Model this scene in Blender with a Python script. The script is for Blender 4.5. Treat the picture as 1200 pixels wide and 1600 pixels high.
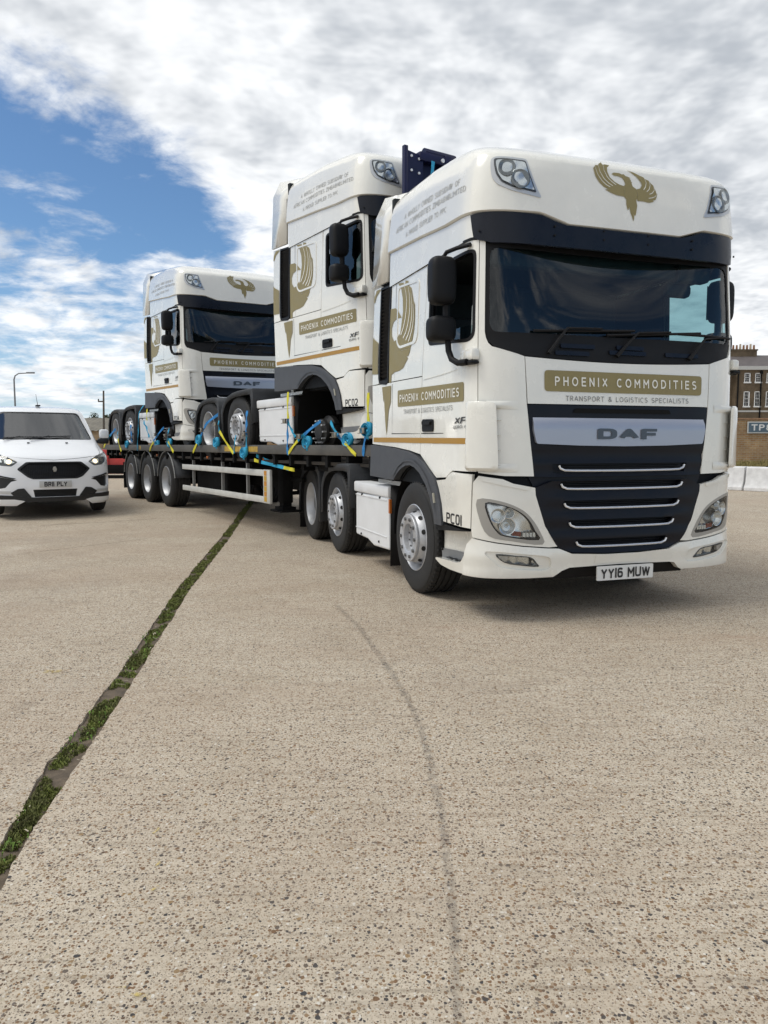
import bpy, bmesh, math, random, bisect
from mathutils import Vector, Matrix
from mathutils.geometry import delaunay_2d_cdt

for o in list(bpy.data.objects): bpy.data.objects.remove(o)
scene = bpy.context.scene
COL = scene.collection
R = math.radians
rnd = random.Random(7)

# ---------------------------------------------------------------- camera
cam_data = bpy.data.cameras.new('camera')
cam = bpy.data.objects.new('camera', cam_data); COL.objects.link(cam)
cam.location = (0, 0, 1.3455)
cam.rotation_euler = (R(90 - 5.215), 0, 0)
cam_data.sensor_fit = 'VERTICAL'; cam_data.sensor_height = 36; cam_data.sensor_width = 27
cam_data.lens = 26.0
cam_data.clip_start = .05; cam_data.clip_end = 3000
scene.camera = cam

# ---------------------------------------------------------------- sky
SUN_EL, SUN_AZ = 58.0, -95.0           # azimuth measured from +Y (view direction) towards +X
world = bpy.data.worlds.new('World'); scene.world = world; world.use_nodes = True
def build_world():
    nt = world.node_tree; N = nt.nodes; L = nt.links
    N.clear()
    out = N.new('ShaderNodeOutputWorld'); bg = N.new('ShaderNodeBackground'); L.new(bg.outputs[0], out.inputs[0])
    bg.inputs[1].default_value = 1.0
    def val(x):
        n = N.new('ShaderNodeValue'); n.outputs[0].default_value = x; return n.outputs[0]
    def m(op, a, b=None, c=None, clamp=False):
        n = N.new('ShaderNodeMath'); n.operation = op; n.use_clamp = clamp
        for i, v in enumerate((a, b, c)):
            if v is None: continue
            if isinstance(v, (int, float)): n.inputs[i].default_value = v
            else: L.new(v, n.inputs[i])
        return n.outputs[0]
    def vm(op, a, b=None):
        n = N.new('ShaderNodeVectorMath'); n.operation = op
        for i, v in enumerate((a, b)):
            if v is None: continue
            if isinstance(v, tuple): n.inputs[i].default_value = v
            else: L.new(v, n.inputs[i])
        return n
    def smooth(x, lo, hi):
        n = N.new('ShaderNodeMapRange'); n.interpolation_type = 'SMOOTHSTEP'
        L.new(x, n.inputs[0]); n.inputs[1].default_value = lo; n.inputs[2].default_value = hi
        n.inputs[3].default_value = 0; n.inputs[4].default_value = 1
        return n.outputs[0]
    def mix(f, a, b):
        n = N.new('ShaderNodeMix'); n.data_type = 'RGBA'; n.clamp_factor = True
        if isinstance(f, (int, float)): n.inputs[0].default_value = f
        else: L.new(f, n.inputs[0])
        for i, v in ((6, a), (7, b)):
            if isinstance(v, tuple): n.inputs[i].default_value = v
            else: L.new(v, n.inputs[i])
        return n.outputs[2]
    sky = N.new('ShaderNodeTexSky'); sky.sky_type = 'NISHITA'; sky.sun_disc = False
    sky.sun_elevation = R(SUN_EL); sky.sun_rotation = R(SUN_AZ)
    sky.air_density = 1.0; sky.dust_density = .2; sky.ozone_density = 4.0
    skyt = vm('MULTIPLY', sky.outputs[0], (.80, .94, 1.02)); skyc = vm('SCALE', skyt.outputs[0]); skyc.inputs[3].default_value = SKY_STR
    tc = N.new('ShaderNodeTexCoord')
    d = vm('NORMALIZE', tc.outputs['Generated']).outputs[0]
    sep = N.new('ShaderNodeSeparateXYZ'); L.new(d, sep.inputs[0])
    x, y, z = sep.outputs
    up = m('MAXIMUM', z, 0.0)
    den = m('ADD', up, .17)
    comb = N.new('ShaderNodeCombineXYZ')
    L.new(m('DIVIDE', x, den), comb.inputs[0]); L.new(m('DIVIDE', y, den), comb.inputs[1]); comb.inputs[2].default_value = .3
    p = comb.outputs[0]
    def noise(vec, sc, det, rough, dist=0., lac=2.1):
        n = N.new('ShaderNodeTexNoise'); n.noise_dimensions = '3D'
        L.new(vec, n.inputs['Vector']); n.inputs['Scale'].default_value = sc; n.inputs['Detail'].default_value = det
        n.inputs['Roughness'].default_value = rough; n.inputs['Distortion'].default_value = dist; n.inputs['Lacunarity'].default_value = lac
        return n.outputs[0]
    def cloud(v, det=7):
        return m('ADD', m('MULTIPLY', noise(v, 1.05, det, .55, .2), .50), m('ADD', m('MULTIPLY', noise(vm('ADD', v, (3.7, 9.2, 1.0)).outputs[0], 2.9, det, .60, .3), .32), m('MULTIPLY', noise(vm('ADD', v, (8.1, 1.3, 2.0)).outputs[0], 7.5, 5, .6, .4), .18)))
    base = cloud(p)
    # a gap in the cloud deck, low over the left of the yard
    def gap(az, el, ang_out, ang_in):
        v = (math.sin(R(az)) * math.cos(R(el)), math.cos(R(az)) * math.cos(R(el)), math.sin(R(el)))
        dt = vm('DOT_PRODUCT', d, v).outputs[1]
        return smooth(dt, math.cos(R(ang_out)), math.cos(R(ang_in)))
    g2 = gap(26, 10, 7, 1)
    a_ = m('DIVIDE', x, m('MAXIMUM', y, .05))
    top = m('SUBTRACT', .285, m('MULTIPLY', a_, .24))
    tz = m('SUBTRACT', top, z)
    g1 = m('MULTIPLY', m('MULTIPLY', smooth(tz, -.15, .10), smooth(a_, -.06, -.30)), smooth(y, .0, .25))
    g1 = m('MULTIPLY', g1, m('ADD', .62, m('MULTIPLY', smooth(z, .12, .215), .38)))
    back = gap(122, 16, 46, 16)               # a clear stretch behind the camera, as the windscreens mirror it
    cov = m('SUBTRACT', m('SUBTRACT', m('ADD', base, .185), m('MULTIPLY', g1, .242)), m('ADD', m('MULTIPLY', g2, .10), m('MULTIPLY', back, .27)))
    mask = smooth(cov, .462, .592)
    # relief: density towards the sun against density here
    sa = (math.sin(R(SUN_AZ)) * .06, math.cos(R(SUN_AZ)) * .06 + .03, .0)
    mid = lambda v: noise(vm('ADD', v, (3.7, 9.2, 1.0)).outputs[0], 2.9, 4, .6, .15)
    b2 = mid(vm('ADD', p, sa).outputs[0])
    b3 = mid(p)
    relief = m('SUBTRACT', b3, b2)
    big = noise(vm('ADD', p, (7.3, 2.1, 0)).outputs[0], .75, 5, .6, .3)
    sh = m('ADD', m('MULTIPLY', relief, 2.4), m('MULTIPLY', m('SUBTRACT', .52, big), 2.2))
    thick = smooth(cov, .5, .80)
    lum = m('ADD', m('SUBTRACT', .70, m('MULTIPLY', thick, .30)), sh)
    lum = smooth(lum, .0, 1.05)
    ccol = mix(lum, (.40, .43, .47, 1), (.83, .845, .86, 1))
    # whiter and hazier near the horizon
    hz = smooth(up, .20, .0)
    skyh = mix(m('MULTIPLY', hz, .40), skyc.outputs[0], (.46, .57, .72, 1))
    col = mix(mask, skyh, ccol)
    col = mix(m('MULTIPLY', smooth(up, .10, .0), .35), col, (.66, .71, .77, 1))
    fin = vm('SCALE', col); fin.inputs[3].default_value = 1.0
    L.new(fin.outputs[0], bg.inputs[0])
SKY_STR = .086
build_world()

sun_d = bpy.data.lights.new('sun', 'SUN'); sun_d.energy = 1.4; sun_d.angle = R(24); sun_d.color = (1, .965, .885)
sun = bpy.data.objects.new('sun', sun_d); COL.objects.link(sun)
_sd = Vector((math.sin(R(SUN_AZ)) * math.cos(R(SUN_EL)), math.cos(R(SUN_AZ)) * math.cos(R(SUN_EL)), math.sin(R(SUN_EL))))
sun.rotation_euler = _sd.to_track_quat('Z', 'Y').to_euler()
sun.location = _sd * 50

scene.view_settings.view_transform = 'Standard'; scene.view_settings.look = 'None'
scene.view_settings.gamma = 1; scene.view_settings.use_curve_mapping = False
scene.view_settings.exposure = 0.37
scene.cycles.max_bounces = 6; scene.cycles.diffuse_bounces = 3; scene.cycles.glossy_bounces = 4; scene.cycles.transparent_max_bounces = 16
scene.cycles.use_denoising = True
scene.cycles.use_adaptive_sampling = True; scene.cycles.adaptive_threshold = .015

# ---------------------------------------------------------------- materials
MATS = {}
def mat(name, col=(.5, .5, .5), rough=.5, metal=0., coat=0., spec=.5, noise=0., nscale=8., bump=0., bscale=60., emit=None, alpha=None):
    if name in MATS: return MATS[name]
    m = bpy.data.materials.new(name); m.use_nodes = True; MATS[name] = m
    nt = m.node_tree; N = nt.nodes; L = nt.links; b = N['Principled BSDF']
    b.inputs['Base Color'].default_value = (*col, 1); b.inputs['Roughness'].default_value = rough
    b.inputs['Metallic'].default_value = metal; b.inputs['Specular IOR Level'].default_value = spec
    if coat: b.inputs['Coat Weight'].default_value = coat; b.inputs['Coat Roughness'].default_value = .06
    tc = N.new('ShaderNodeTexCoord')
    if noise:
        n = N.new('ShaderNodeTexNoise'); L.new(tc.outputs['Object'], n.inputs['Vector']); n.inputs['Scale'].default_value = nscale; n.inputs['Detail'].default_value = 6; n.inputs['Roughness'].default_value = .65
        mr = N.new('ShaderNodeMapRange'); L.new(n.outputs[0], mr.inputs[0]); mr.inputs[1].default_value = .3; mr.inputs[2].default_value = .7; mr.inputs[3].default_value = 1 - noise; mr.inputs[4].default_value = 1 + noise
        sc = N.new('ShaderNodeVectorMath'); sc.operation = 'SCALE'; sc.inputs[0].default_value = col; L.new(mr.outputs[0], sc.inputs[3])
        L.new(sc.outputs[0], b.inputs['Base Color'])
        mr2 = N.new('ShaderNodeMapRange'); L.new(n.outputs[0], mr2.inputs[0]); mr2.inputs[1].default_value = .3; mr2.inputs[2].default_value = .7; mr2.inputs[3].default_value = max(0, rough - .08); mr2.inputs[4].default_value = min(1, rough + .1)
        L.new(mr2.outputs[0], b.inputs['Roughness'])
    if bump:
        n = N.new('ShaderNodeTexNoise'); L.new(tc.outputs['Object'], n.inputs['Vector']); n.inputs['Scale'].default_value = bscale; n.inputs['Detail'].default_value = 4
        bp = N.new('ShaderNodeBump'); bp.inputs['Strength'].default_value = bump; bp.inputs['Distance'].default_value = .004; L.new(n.outputs[0], bp.inputs['Height']); L.new(bp.outputs[0], b.inputs['Normal'])
    if emit: b.inputs['Emission Color'].default_value = (*emit[0], 1); b.inputs['Emission Strength'].default_value = emit[1]
    return m
def glass(name, tint, ior=1.5, rough=.0, refl=1.0):
    if name in MATS: return MATS[name]
    m = bpy.data.materials.new(name); m.use_nodes = True; MATS[name] = m
    nt = m.node_tree; N = nt.nodes; L = nt.links; N.clear()
    out = N.new('ShaderNodeOutputMaterial'); mx = N.new('ShaderNodeMixShader'); tr = N.new('ShaderNodeBsdfTransparent'); gl = N.new('ShaderNodeBsdfGlossy')
    ge = N.new('ShaderNodeNewGeometry')
    dt = N.new('ShaderNodeVectorMath'); dt.operation = 'DOT_PRODUCT'; L.new(ge.outputs['Normal'], dt.inputs[0]); L.new(ge.outputs['Incoming'], dt.inputs[1])
    def mth(op, a, b):
        n = N.new('ShaderNodeMath'); n.operation = op
        for i, v in enumerate((a, b)):
            if v is None: continue
            if isinstance(v, (int, float)): n.inputs[i].default_value = v
            else: L.new(v, n.inputs[i])
        return n.outputs[0]
    r0 = ((ior - 1) / (ior + 1)) ** 2 * 1.35
    sch = mth('POWER', mth('SUBTRACT', 1.0, mth('ABSOLUTE', dt.outputs['Value'], None)), 5.0)
    frs = mth('ADD', mth('MULTIPLY', sch, 1 - r0), r0)
    tr.inputs[0].default_value = (*tint, 1); gl.inputs['Roughness'].default_value = rough; gl.inputs[0].default_value = (refl, refl, refl, 1)
    L.new(frs, mx.inputs[0]); L.new(tr.outputs[0], mx.inputs[1]); L.new(gl.outputs[0], mx.inputs[2]); L.new(mx.outputs[0], out.inputs[0])
    return m
M_WHITE = mat('cream_paint', (.805, .79, .725), .24, coat=1.0, noise=.04, nscale=2.2)
def road_film(m):
    # thin streaky film of road dirt over the paint
    nt = m.node_tree; N = nt.nodes; L = nt.links; b = N['Principled BSDF']; src = b.inputs['Base Color'].links[0].from_socket
    tc = N.new('ShaderNodeTexCoord'); mp = N.new('ShaderNodeMapping'); mp.inputs['Scale'].default_value = (2.2, 2.2, .8); L.new(tc.outputs['Object'], mp.inputs[0])
    n = N.new('ShaderNodeTexNoise'); n.inputs['Scale'].default_value = 1.6; n.inputs['Detail'].default_value = 7; n.inputs['Roughness'].default_value = .68; L.new(mp.outputs[0], n.inputs['Vector'])
    n2 = N.new('ShaderNodeTexNoise'); n2.inputs['Scale'].default_value = 170; n2.inputs['Detail'].default_value = 2; L.new(tc.outputs['Object'], n2.inputs['Vector'])
    mr = N.new('ShaderNodeMapRange'); L.new(n.outputs[0], mr.inputs[0]); mr.inputs[1].default_value = .48; mr.inputs[2].default_value = .78; mr.inputs[3].default_value = 0; mr.inputs[4].default_value = .10
    m2 = N.new('ShaderNodeMapRange'); L.new(n2.outputs[0], m2.inputs[0]); m2.inputs[1].default_value = .70; m2.inputs[2].default_value = .78; m2.inputs[3].default_value = 0; m2.inputs[4].default_value = .22
    mx = N.new('ShaderNodeMath'); mx.operation = 'MAXIMUM'; L.new(mr.outputs[0], mx.inputs[0]); L.new(m2.outputs[0], mx.inputs[1])
    mi = N.new('ShaderNodeMix'); mi.data_type = 'RGBA'; L.new(mx.outputs[0], mi.inputs[0]); L.new(src, mi.inputs[6]); mi.inputs[7].default_value = (.40, .365, .30, 1); L.new(mi.outputs[2], b.inputs['Base Color'])
    # faint panel waviness
    w = N.new('ShaderNodeTexNoise'); w.inputs['Scale'].default_value = 3.0; w.inputs['Detail'].default_value = 2; L.new(tc.outputs['Object'], w.inputs['Vector'])
    bp = N.new('ShaderNodeBump'); bp.inputs['Strength'].default_value = .12; bp.inputs['Distance'].default_value = .02; L.new(w.outputs[0], bp.inputs['Height']); L.new(bp.outputs[0], b.inputs['Normal']); L.new(bp.outputs[0], b.inputs['Coat Normal'])
road_film(M_WHITE)
M_WHITE2 = mat('white_box_paint', (.74, .75, .76), .42, noise=.05, nscale=4)
M_GOLD = mat('gold_vinyl', (.255, .208, .085), .45, noise=.03, nscale=5)
M_AMBER = mat('amber_stripe', (.40, .21, .022), .4)
M_CREAMTXT = mat('cream_vinyl', (.80, .78, .70), .45)
M_BLACKTXT = mat('black_vinyl', (.02, .02, .022), .4)
M_GREYTXT = mat('grey_vinyl', (.17, .17, .165), .5)
M_PALETXT = mat('pale_grey_vinyl', (.40, .40, .385), .5)
M_GLOSSBLK = mat('gloss_black', (.005, .007, .014), .30, spec=.3, noise=.15, nscale=6)
M_GRILLE = mat('grille_black', (.005, .006, .011), .38, spec=.28, noise=.15, nscale=6)
M_BLACK = mat('black_plastic', (.009, .009, .010), .55, spec=.22, noise=.15, nscale=10)
M_DARK = mat('underbody_black', (.008, .008, .008), .8, spec=.15, noise=.3, nscale=7)
M_TRIM = mat('grey_trim', (.062, .066, .075), .55, noise=.10, nscale=6, bump=.06, bscale=500)
M_GUARD = mat('mudguard_plastic', (.048, .051, .056), .6, spec=.3, noise=.25, nscale=5, bump=.06, bscale=300)
M_TYRE = mat('tyre_rubber', (.020, .0195, .019), .75, noise=.35, nscale=7, bump=.15, bscale=120)
M_RIM = mat('wheel_steel', (.50, .51, .53), .46, metal=.45, noise=.14, nscale=9)
M_RIMD = mat('wheel_hole', (.010, .010, .010), .8)
M_CHROME = mat('chrome', (.78, .79, .81), .22, metal=.55)
M_SILVER = mat('silver_panel', (.42, .44, .50), .36, metal=.55)
M_SILVERP = mat('silver_bezel', (.52, .53, .54), .35, metal=.5)
M_LAMPG = mat('lamp_surround_grey', (.36, .345, .315), .38, metal=.2)
M_REFL = mat('lamp_reflector', (.62, .63, .63), .24, metal=.9)
M_LAMPDK = mat('lamp_dark', (.06, .065, .07), .3, metal=.4)
M_ORANGE = mat('orange_lens', (.45, .12, .015), .3)
M_GLASS = glass('windscreen_glass', (.50, .70, .73), 1.5)
M_SIDEGLASS = glass('side_glass', (.50, .62, .63), 1.5)
M_LENS = glass('lamp_lens', (.93, .95, .95), 1.42)
M_INT = mat('cab_interior', (.010, .012, .015), .8, spec=.2, noise=.2)
M_INT2 = mat('cab_trim_grey', (.030, .034, .037), .85, spec=.2, noise=.2)
M_PLATE = mat('plate_white', (.72, .72, .70), .4)
M_STEEL = mat('dirty_steel', (.075, .072, .068), .6, metal=.3, noise=.35, nscale=6, bump=.2, bscale=60)
M_BLUESTRAP = mat('blue_webbing', (.02, .20, .50), .7, noise=.2, nscale=30)
M_CYANSTRAP = mat('cyan_webbing', (.02, .33, .55), .65, noise=.15, nscale=30)
M_YELLOW = mat('yellow_webbing', (.66, .60, .03), .65, noise=.12, nscale=30)
M_NAVY = mat('navy_steel', (.006, .008, .045), .45, spec=.35, noise=.25, nscale=5)

# ---------------------------------------------------------------- mesh helpers
def link(o, parent=None):
    COL.objects.link(o)
    if parent: o.parent = parent
    return o
def empty(name, loc=(0, 0, 0), rot=(0, 0, 0), parent=None):
    o = bpy.data.objects.new(name, None); o.empty_display_size = .2
    o.location = loc; o.rotation_euler = rot
    return link(o, parent)
def tag(o, label=None, cat=None, group=None, kind=None):
    if label: o['label'] = label
    if cat: o['category'] = cat
    if group: o['group'] = group
    if kind: o['kind'] = kind
    return o
def mesh_obj(name, verts, faces, mats, parent=None, smooth=False, fmat=None, angle=None):
    me = bpy.data.meshes.new(name); me.from_pydata([tuple(v) for v in verts], [], faces)
    for mm in (mats if isinstance(mats, (list, tuple)) else [mats]): me.materials.append(mm)
    if fmat: me.polygons.foreach_set('material_index', fmat)
    if smooth:
        me.polygons.foreach_set('use_smooth', [True] * len(me.polygons))
        if angle: me.set_sharp_from_angle(angle=R(angle))
    me.update()
    return link(bpy.data.objects.new(name, me), parent)
class MB:
    def __init__(s): s.v = []; s.f = []; s.m = []
    def add(s, verts, faces, mi=0):
        b = len(s.v); s.v += [tuple(v) for v in verts]
        for f in faces: s.f.append(tuple(b + i for i in f)); s.m.append(mi)
    def box(s, a, b, mi=0, bev=0.0):
        (x0, y0, z0), (x1, y1, z1) = a, b
        x0, x1 = min(x0, x1), max(x0, x1); y0, y1 = min(y0, y1), max(y0, y1); z0, z1 = min(z0, z1), max(z0, z1)
        if bev:
            c = Vector(((x0 + x1) / 2, (y0 + y1) / 2, (z0 + z1) / 2)); h = Vector(((x1 - x0) / 2, (y1 - y0) / 2, (z1 - z0) / 2)); bev = min(bev, min(h) * .9)
            bm = bmesh.new(); bmesh.ops.create_cube(bm, size=2)
            for v in bm.verts: v.co = Vector((v.co.x * h.x, v.co.y * h.y, v.co.z * h.z)) + c
            bmesh.ops.bevel(bm, geom=list(bm.edges), offset=bev, segments=2, profile=.5, affect='EDGES')
            bm.verts.index_update()
            s.add([v.co.copy() for v in bm.verts], [[v.index for v in f.verts] for f in bm.faces], mi); bm.free(); return s
        s.add([(x0, y0, z0), (x1, y0, z0), (x1, y1, z0), (x0, y1, z0), (x0, y0, z1), (x1, y0, z1), (x1, y1, z1), (x0, y1, z1)],
              [(0, 3, 2, 1), (4, 5, 6, 7), (0, 1, 5, 4), (1, 2, 6, 5), (2, 3, 7, 6), (3, 0, 4, 7)], mi); return s
    def tube(s, pts, r, n=8, mi=0, caps=True, flat=None):
        pts = [Vector(p) for p in pts]; rings = []
        rr = r if isinstance(r, (list, tuple)) else [r] * len(pts)
        up = None
        for i, p in enumerate(pts):
            t = (pts[min(i + 1, len(pts) - 1)] - pts[max(i - 1, 0)]).normalized()
            if up is None: up = Vector((0, 0, 1)) if abs(t.z) < .9 else Vector((1, 0, 0))
            a = t.cross(up).normalized(); b = a.cross(t).normalized(); up = b
            k = flat or 1
            rings.append([p + a * math.cos(2 * math.pi * j / n) * rr[i] + b * math.sin(2 * math.pi * j / n) * rr[i] * k for j in range(n)])
        vs = [v for rg in rings for v in rg]; fs = []
        for i in range(len(rings) - 1):
            for j in range(n):
                fs.append((i * n + j, (i + 1) * n + j, (i + 1) * n + (j + 1) % n, i * n + (j + 1) % n))
        if caps: fs.append(tuple(range(n))); fs.append(tuple((len(rings) - 1) * n + j for j in reversed(range(n))))
        s.add(vs, fs, mi); return s
    def lathe(s, prof, n=40, mi=0, closed=False):
        # profile (r, y); axis along Y
        vs = []; fs = []; k = len(prof)
        for i in range(n):
            a = 2 * math.pi * i / n
            for r, y in prof: vs.append((r * math.cos(a), y, r * math.sin(a)))
        for i in range(n):
            j = (i + 1) % n
            for q in range(k - 1 + (1 if closed else 0)):
                q2 = (q + 1) % k
                fs.append((i * k + q, i * k + q2, j * k + q2, j * k + q))
        s.add(vs, fs, mi); return s
    def prism(s, poly, y0, y1, mi=0):
        # poly in (x, z), extruded along y
        n = len(poly)
        vs = [(x, y0, z) for x, z in poly] + [(x, y1, z) for x, z in poly]
        fs = [tuple(range(n)), tuple(reversed(range(n, 2 * n)))] + [(i, n + i, n + (i + 1) % n, (i + 1) % n) for i in range(n)]
        s.add(vs, fs, mi); return s
    def build(s, name, mats, parent=None, smooth=True, angle=35, fix=True):
        o = mesh_obj(name, s.v, s.f, mats, parent, False, s.m)
        me = o.data
        if fix:
            bm = bmesh.new(); bm.from_mesh(me); bmesh.ops.recalc_face_normals(bm, faces=bm.faces); bm.to_mesh(me); bm.free()
        if smooth:
            me.polygons.foreach_set('use_smooth', [True] * len(me.polygons)); me.set_sharp_from_angle(angle=R(angle))
        return o
def in_poly(x, y, poly):
    c = False; n = len(poly); j = n - 1
    for i in range(n):
        xi, yi = poly[i]; xj, yj = poly[j]
        if (yi > y) != (yj > y) and x < (xj - xi) * (y - yi) / (yj - yi) + xi: c = not c
        j = i
    return c
def resample(poly, step):
    out = []
    for a, b in zip(poly, poly[1:] + poly[:1]):
        n = max(1, int(math.ceil(math.hypot(b[0] - a[0], b[1] - a[1]) / step)))
        for i in range(n): out.append((a[0] + (b[0] - a[0]) * i / n, a[1] + (b[1] - a[1]) * i / n))
    return out
def round_poly(poly, r, seg=4):
    # round every corner of a polygon by about r
    out = []; n = len(poly)
    for i in range(n):
        p0 = Vector(poly[i - 1]); p = Vector(poly[i]); p1 = Vector(poly[(i + 1) % n])
        a = p0 - p; b = p1 - p; ra = min(r, a.length * .45); rb = min(r, b.length * .45)
        A = p + a.normalized() * ra; B = p + b.normalized() * rb
        for k in range(seg + 1):
            t = k / seg; q = A * (1 - t) ** 2 + p * 2 * t * (1 - t) + B * t * t
            out.append((q.x, q.y))
    return out
def smooth_poly(poly, seg=3):
    # closed Catmull-Rom through the points
    out = []; n = len(poly)
    for i in range(n):
        p0, p1, p2, p3 = [Vector(poly[(i + k - 1) % n]) for k in range(4)]
        for k in range(seg):
            t = k / seg
            q = .5 * ((2 * p1) + (p2 - p0) * t + (2 * p0 - 5 * p1 + 4 * p2 - p3) * t * t + (3 * p1 - p0 - 3 * p2 + p3) * t ** 3)
            out.append((q.x, q.y))
    return out
def mir(poly): return [(-a, b) for a, b in reversed(poly)]
def panel_geo(fn, outer, holes=(), off=0., thick=0., step=.07):
    outer = resample(outer, step); holes = [resample(h, step) for h in holes]
    pts = []; edges = []
    for lp in [outer] + holes:
        b = len(pts); pts += lp; edges += [(b + i, b + (i + 1) % len(lp)) for i in range(len(lp))]
    xs = [p[0] for p in outer]; ys = [p[1] for p in outer]
    cell = {}
    for p in pts: cell.setdefault((int(p[0] // step), int(p[1] // step)), []).append(p)
    nx = int((max(xs) - min(xs)) / step) + 1; ny = int((max(ys) - min(ys)) / step) + 1
    for i in range(nx + 1):
        for j in range(ny + 1):
            x = min(xs) + (i + .5 * (j % 2)) * step; y = min(ys) + j * step
            if not in_poly(x, y, outer) or any(in_poly(x, y, h) for h in holes): continue
            cx, cy = int(x // step), int(y // step)
            if any((x - q[0]) ** 2 + (y - q[1]) ** 2 < (.45 * step) ** 2 for a in (-1, 0, 1) for b2 in (-1, 0, 1) for q in cell.get((cx + a, cy + b2), ())): continue
            pts.append((x, y))
    vc, ve, vf = delaunay_2d_cdt([Vector(p) for p in pts], edges, [], 0, 1e-6, False)[:3]
    vc = [(v.x, v.y) for v in vc]; faces = []
    for f in vf:
        cx = sum(vc[i][0] for i in f) / len(f); cy = sum(vc[i][1] for i in f) / len(f)
        if in_poly(cx, cy, outer) and not any(in_poly(cx, cy, h) for h in holes):
            a = 0
            for k in range(len(f)): p, q = vc[f[k]], vc[f[(k + 1) % len(f)]]; a += p[0] * q[1] - q[0] * p[1]
            faces.append(list(f) if a > 0 else list(reversed(f)))
    offf = off if callable(off) else (lambda u, v: off)
    verts = [fn(u, v, offf(u, v)) for u, v in vc]
    if thick:
        cnt = {}
        for f in faces:
            for k in range(len(f)):
                a, b = f[k], f[(k + 1) % len(f)]; cnt[(a, b)] = 1
        bd = [(a, b) for a, b in cnt if (b, a) not in cnt]
        mp = {}
        def idx(i, d):
            if (i, d) not in mp:
                mp[(i, d)] = len(verts); u, v = vc[i]; verts.append(fn(u, v, offf(u, v) - d))
            return mp[(i, d)]
        for a, b in bd: faces.append([idx(b, 0), idx(a, 0), idx(a, thick), idx(b, thick)])
    return verts, faces
def panel(name, fn, outer, m, parent=None, holes=(), off=0., thick=0., step=.07):
    v, f = panel_geo(fn, outer, holes, off, thick, step)
    return mesh_obj(name, v, f, m, parent, True, angle=40)
# ---- stroke lettering: each glyph is drawn as strokes, merged into one clean outline by triangulation
def _arc(cx, cy, rx, ry, a0, a1, n=10, sq=1.0):
    out = []
    for i in range(n + 1):
        a = R(a0 + (a1 - a0) * i / n); c, s = math.cos(a), math.sin(a)
        out.append((cx + rx * math.copysign(abs(c) ** sq, c), cy + ry * math.copysign(abs(s) ** sq, s)))
    return out
def glyph(ch, q):
    # q: squareness exponent (1 round, about .5 boxy); strokes in a box of height 1
    A = lambda *a: _arc(*a, sq=q)
    W = .62
    G = {
     'A': (.70, [[(0, 0), (.35, 1), (.70, 0)], [(.14, .32), (.56, .32)]]),
     'B': (.58, [[(0, 0), (0, 1), (.3, 1)] + A(.3, .76, .24, .24, 90, -90) + [(0, .52)], [(.3, .52)] + A(.3, .26, .28, .26, 90, -90) + [(0, 0)]]),
     'C': (.66, [A(.35, .5, .35, .5, 48, 312, 16)]),
     'D': (.64, [[(0, 0), (0, 1), (.25, 1)] + A(.25, .5, .39, .5, 90, -90, 14) + [(0, 0)]]),
     'E': (.50, [[(.5, 1), (0, 1), (0, 0), (.5, 0)], [(0, .51), (.44, .51)]]),
     'F': (.50, [[(.5, 1), (0, 1), (0, 0)], [(0, .48), (.44, .48)]]),
     'G': (.70, [A(.36, .5, .36, .5, 48, 330, 16), [(.40, .48), (.70, .48), (.70, .10)]]),
     'H': (.60, [[(0, 0), (0, 1)], [(.6, 0), (.6, 1)], [(0, .51), (.6, .51)]]),
     'I': (.0, [[(0, 0), (0, 1)]]),
     'K': (.58, [[(0, 0), (0, 1)], [(.56, 1), (0, .42)], [(.2, .60), (.58, 0)]]),
     'L': (.46, [[(0, 1), (0, 0), (.46, 0)]]),
     'M': (.72, [[(0, 0), (0, 1), (.36, .38), (.72, 1), (.72, 0)]]),
     'N': (.60, [[(0, 0), (0, 1), (.6, 0), (.6, 1)]]),
     'O': (.74, [A(.37, .5, .37, .5, 0, 360, 24)]),
     'P': (.54, [[(0, 0), (0, 1), (.28, 1)] + A(.28, .74, .26, .26, 90, -90) + [(0, .48)]]),
     'R': (.56, [[(0, 0), (0, 1), (.28, 1)] + A(.28, .75, .26, .25, 90, -90) + [(0, .50)], [(.26, .5), (.56, 0)]]),
     'S': (.56, [A(.28, .755, .27, .245, 35, 270, 12) + A(.28, .255, .28, .255, 90, -145, 12)]),
     'T': (.60, [[(0, 1), (.6, 1)], [(.3, 1), (.3, 0)]]),
     'U': (.60, [[(0, 1), (0, .3)] + A(.3, .3, .3, .3, 180, 360, 12) + [(.6, 1)]]),
     'V': (.66, [[(0, 1), (.33, 0), (.66, 1)]]),
     'W': (.92, [[(0, 1), (.22, 0), (.46, .95), (.70, 0), (.92, 1)]]),
     'X': (.62, [[(0, 0), (.62, 1)], [(0, 1), (.62, 0)]]),
     'Y': (.64, [[(0, 1), (.32, .45), (.64, 1)], [(.32, .45), (.32, 0)]]),
     'Z': (.56, [[(0, 1), (.56, 1), (0, 0), (.56, 0)]]),
     '&': (.70, [[(.70, 0), (.16, .70)] + A(.30, .80, .16, .2, 215, -35, 10) + [(.20, .48)] + A(.28, .25, .28, .25, 130, 330, 10) + [(.66, .45)]]),
     '0': (.54, [A(.27, .5, .27, .5, 0, 360, 22)]),
     '1': (.0, [[(0, 0), (0, 1)]]),
     '2': (.52, [A(.26, .73, .26, .27, 165, -45, 12) + [(0, 0), (.54, 0)]]),
     '4': (.58, [[(.42, 0), (.42, 1), (0, .28), (.58, .28)]]),
     '6': (.54, [A(.27, .29, .27, .29, 0, 360, 18), [(.0, .30), (.02, .62)] + A(.29, .70, .27, .30, 180, 35, 8)]),
     '8': (.54, [A(.27, .76, .235, .24, 0, 360, 16), A(.27, .27, .27, .27, 0, 360, 16)]),
    }
    return G[ch]
_gl = {}
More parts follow.
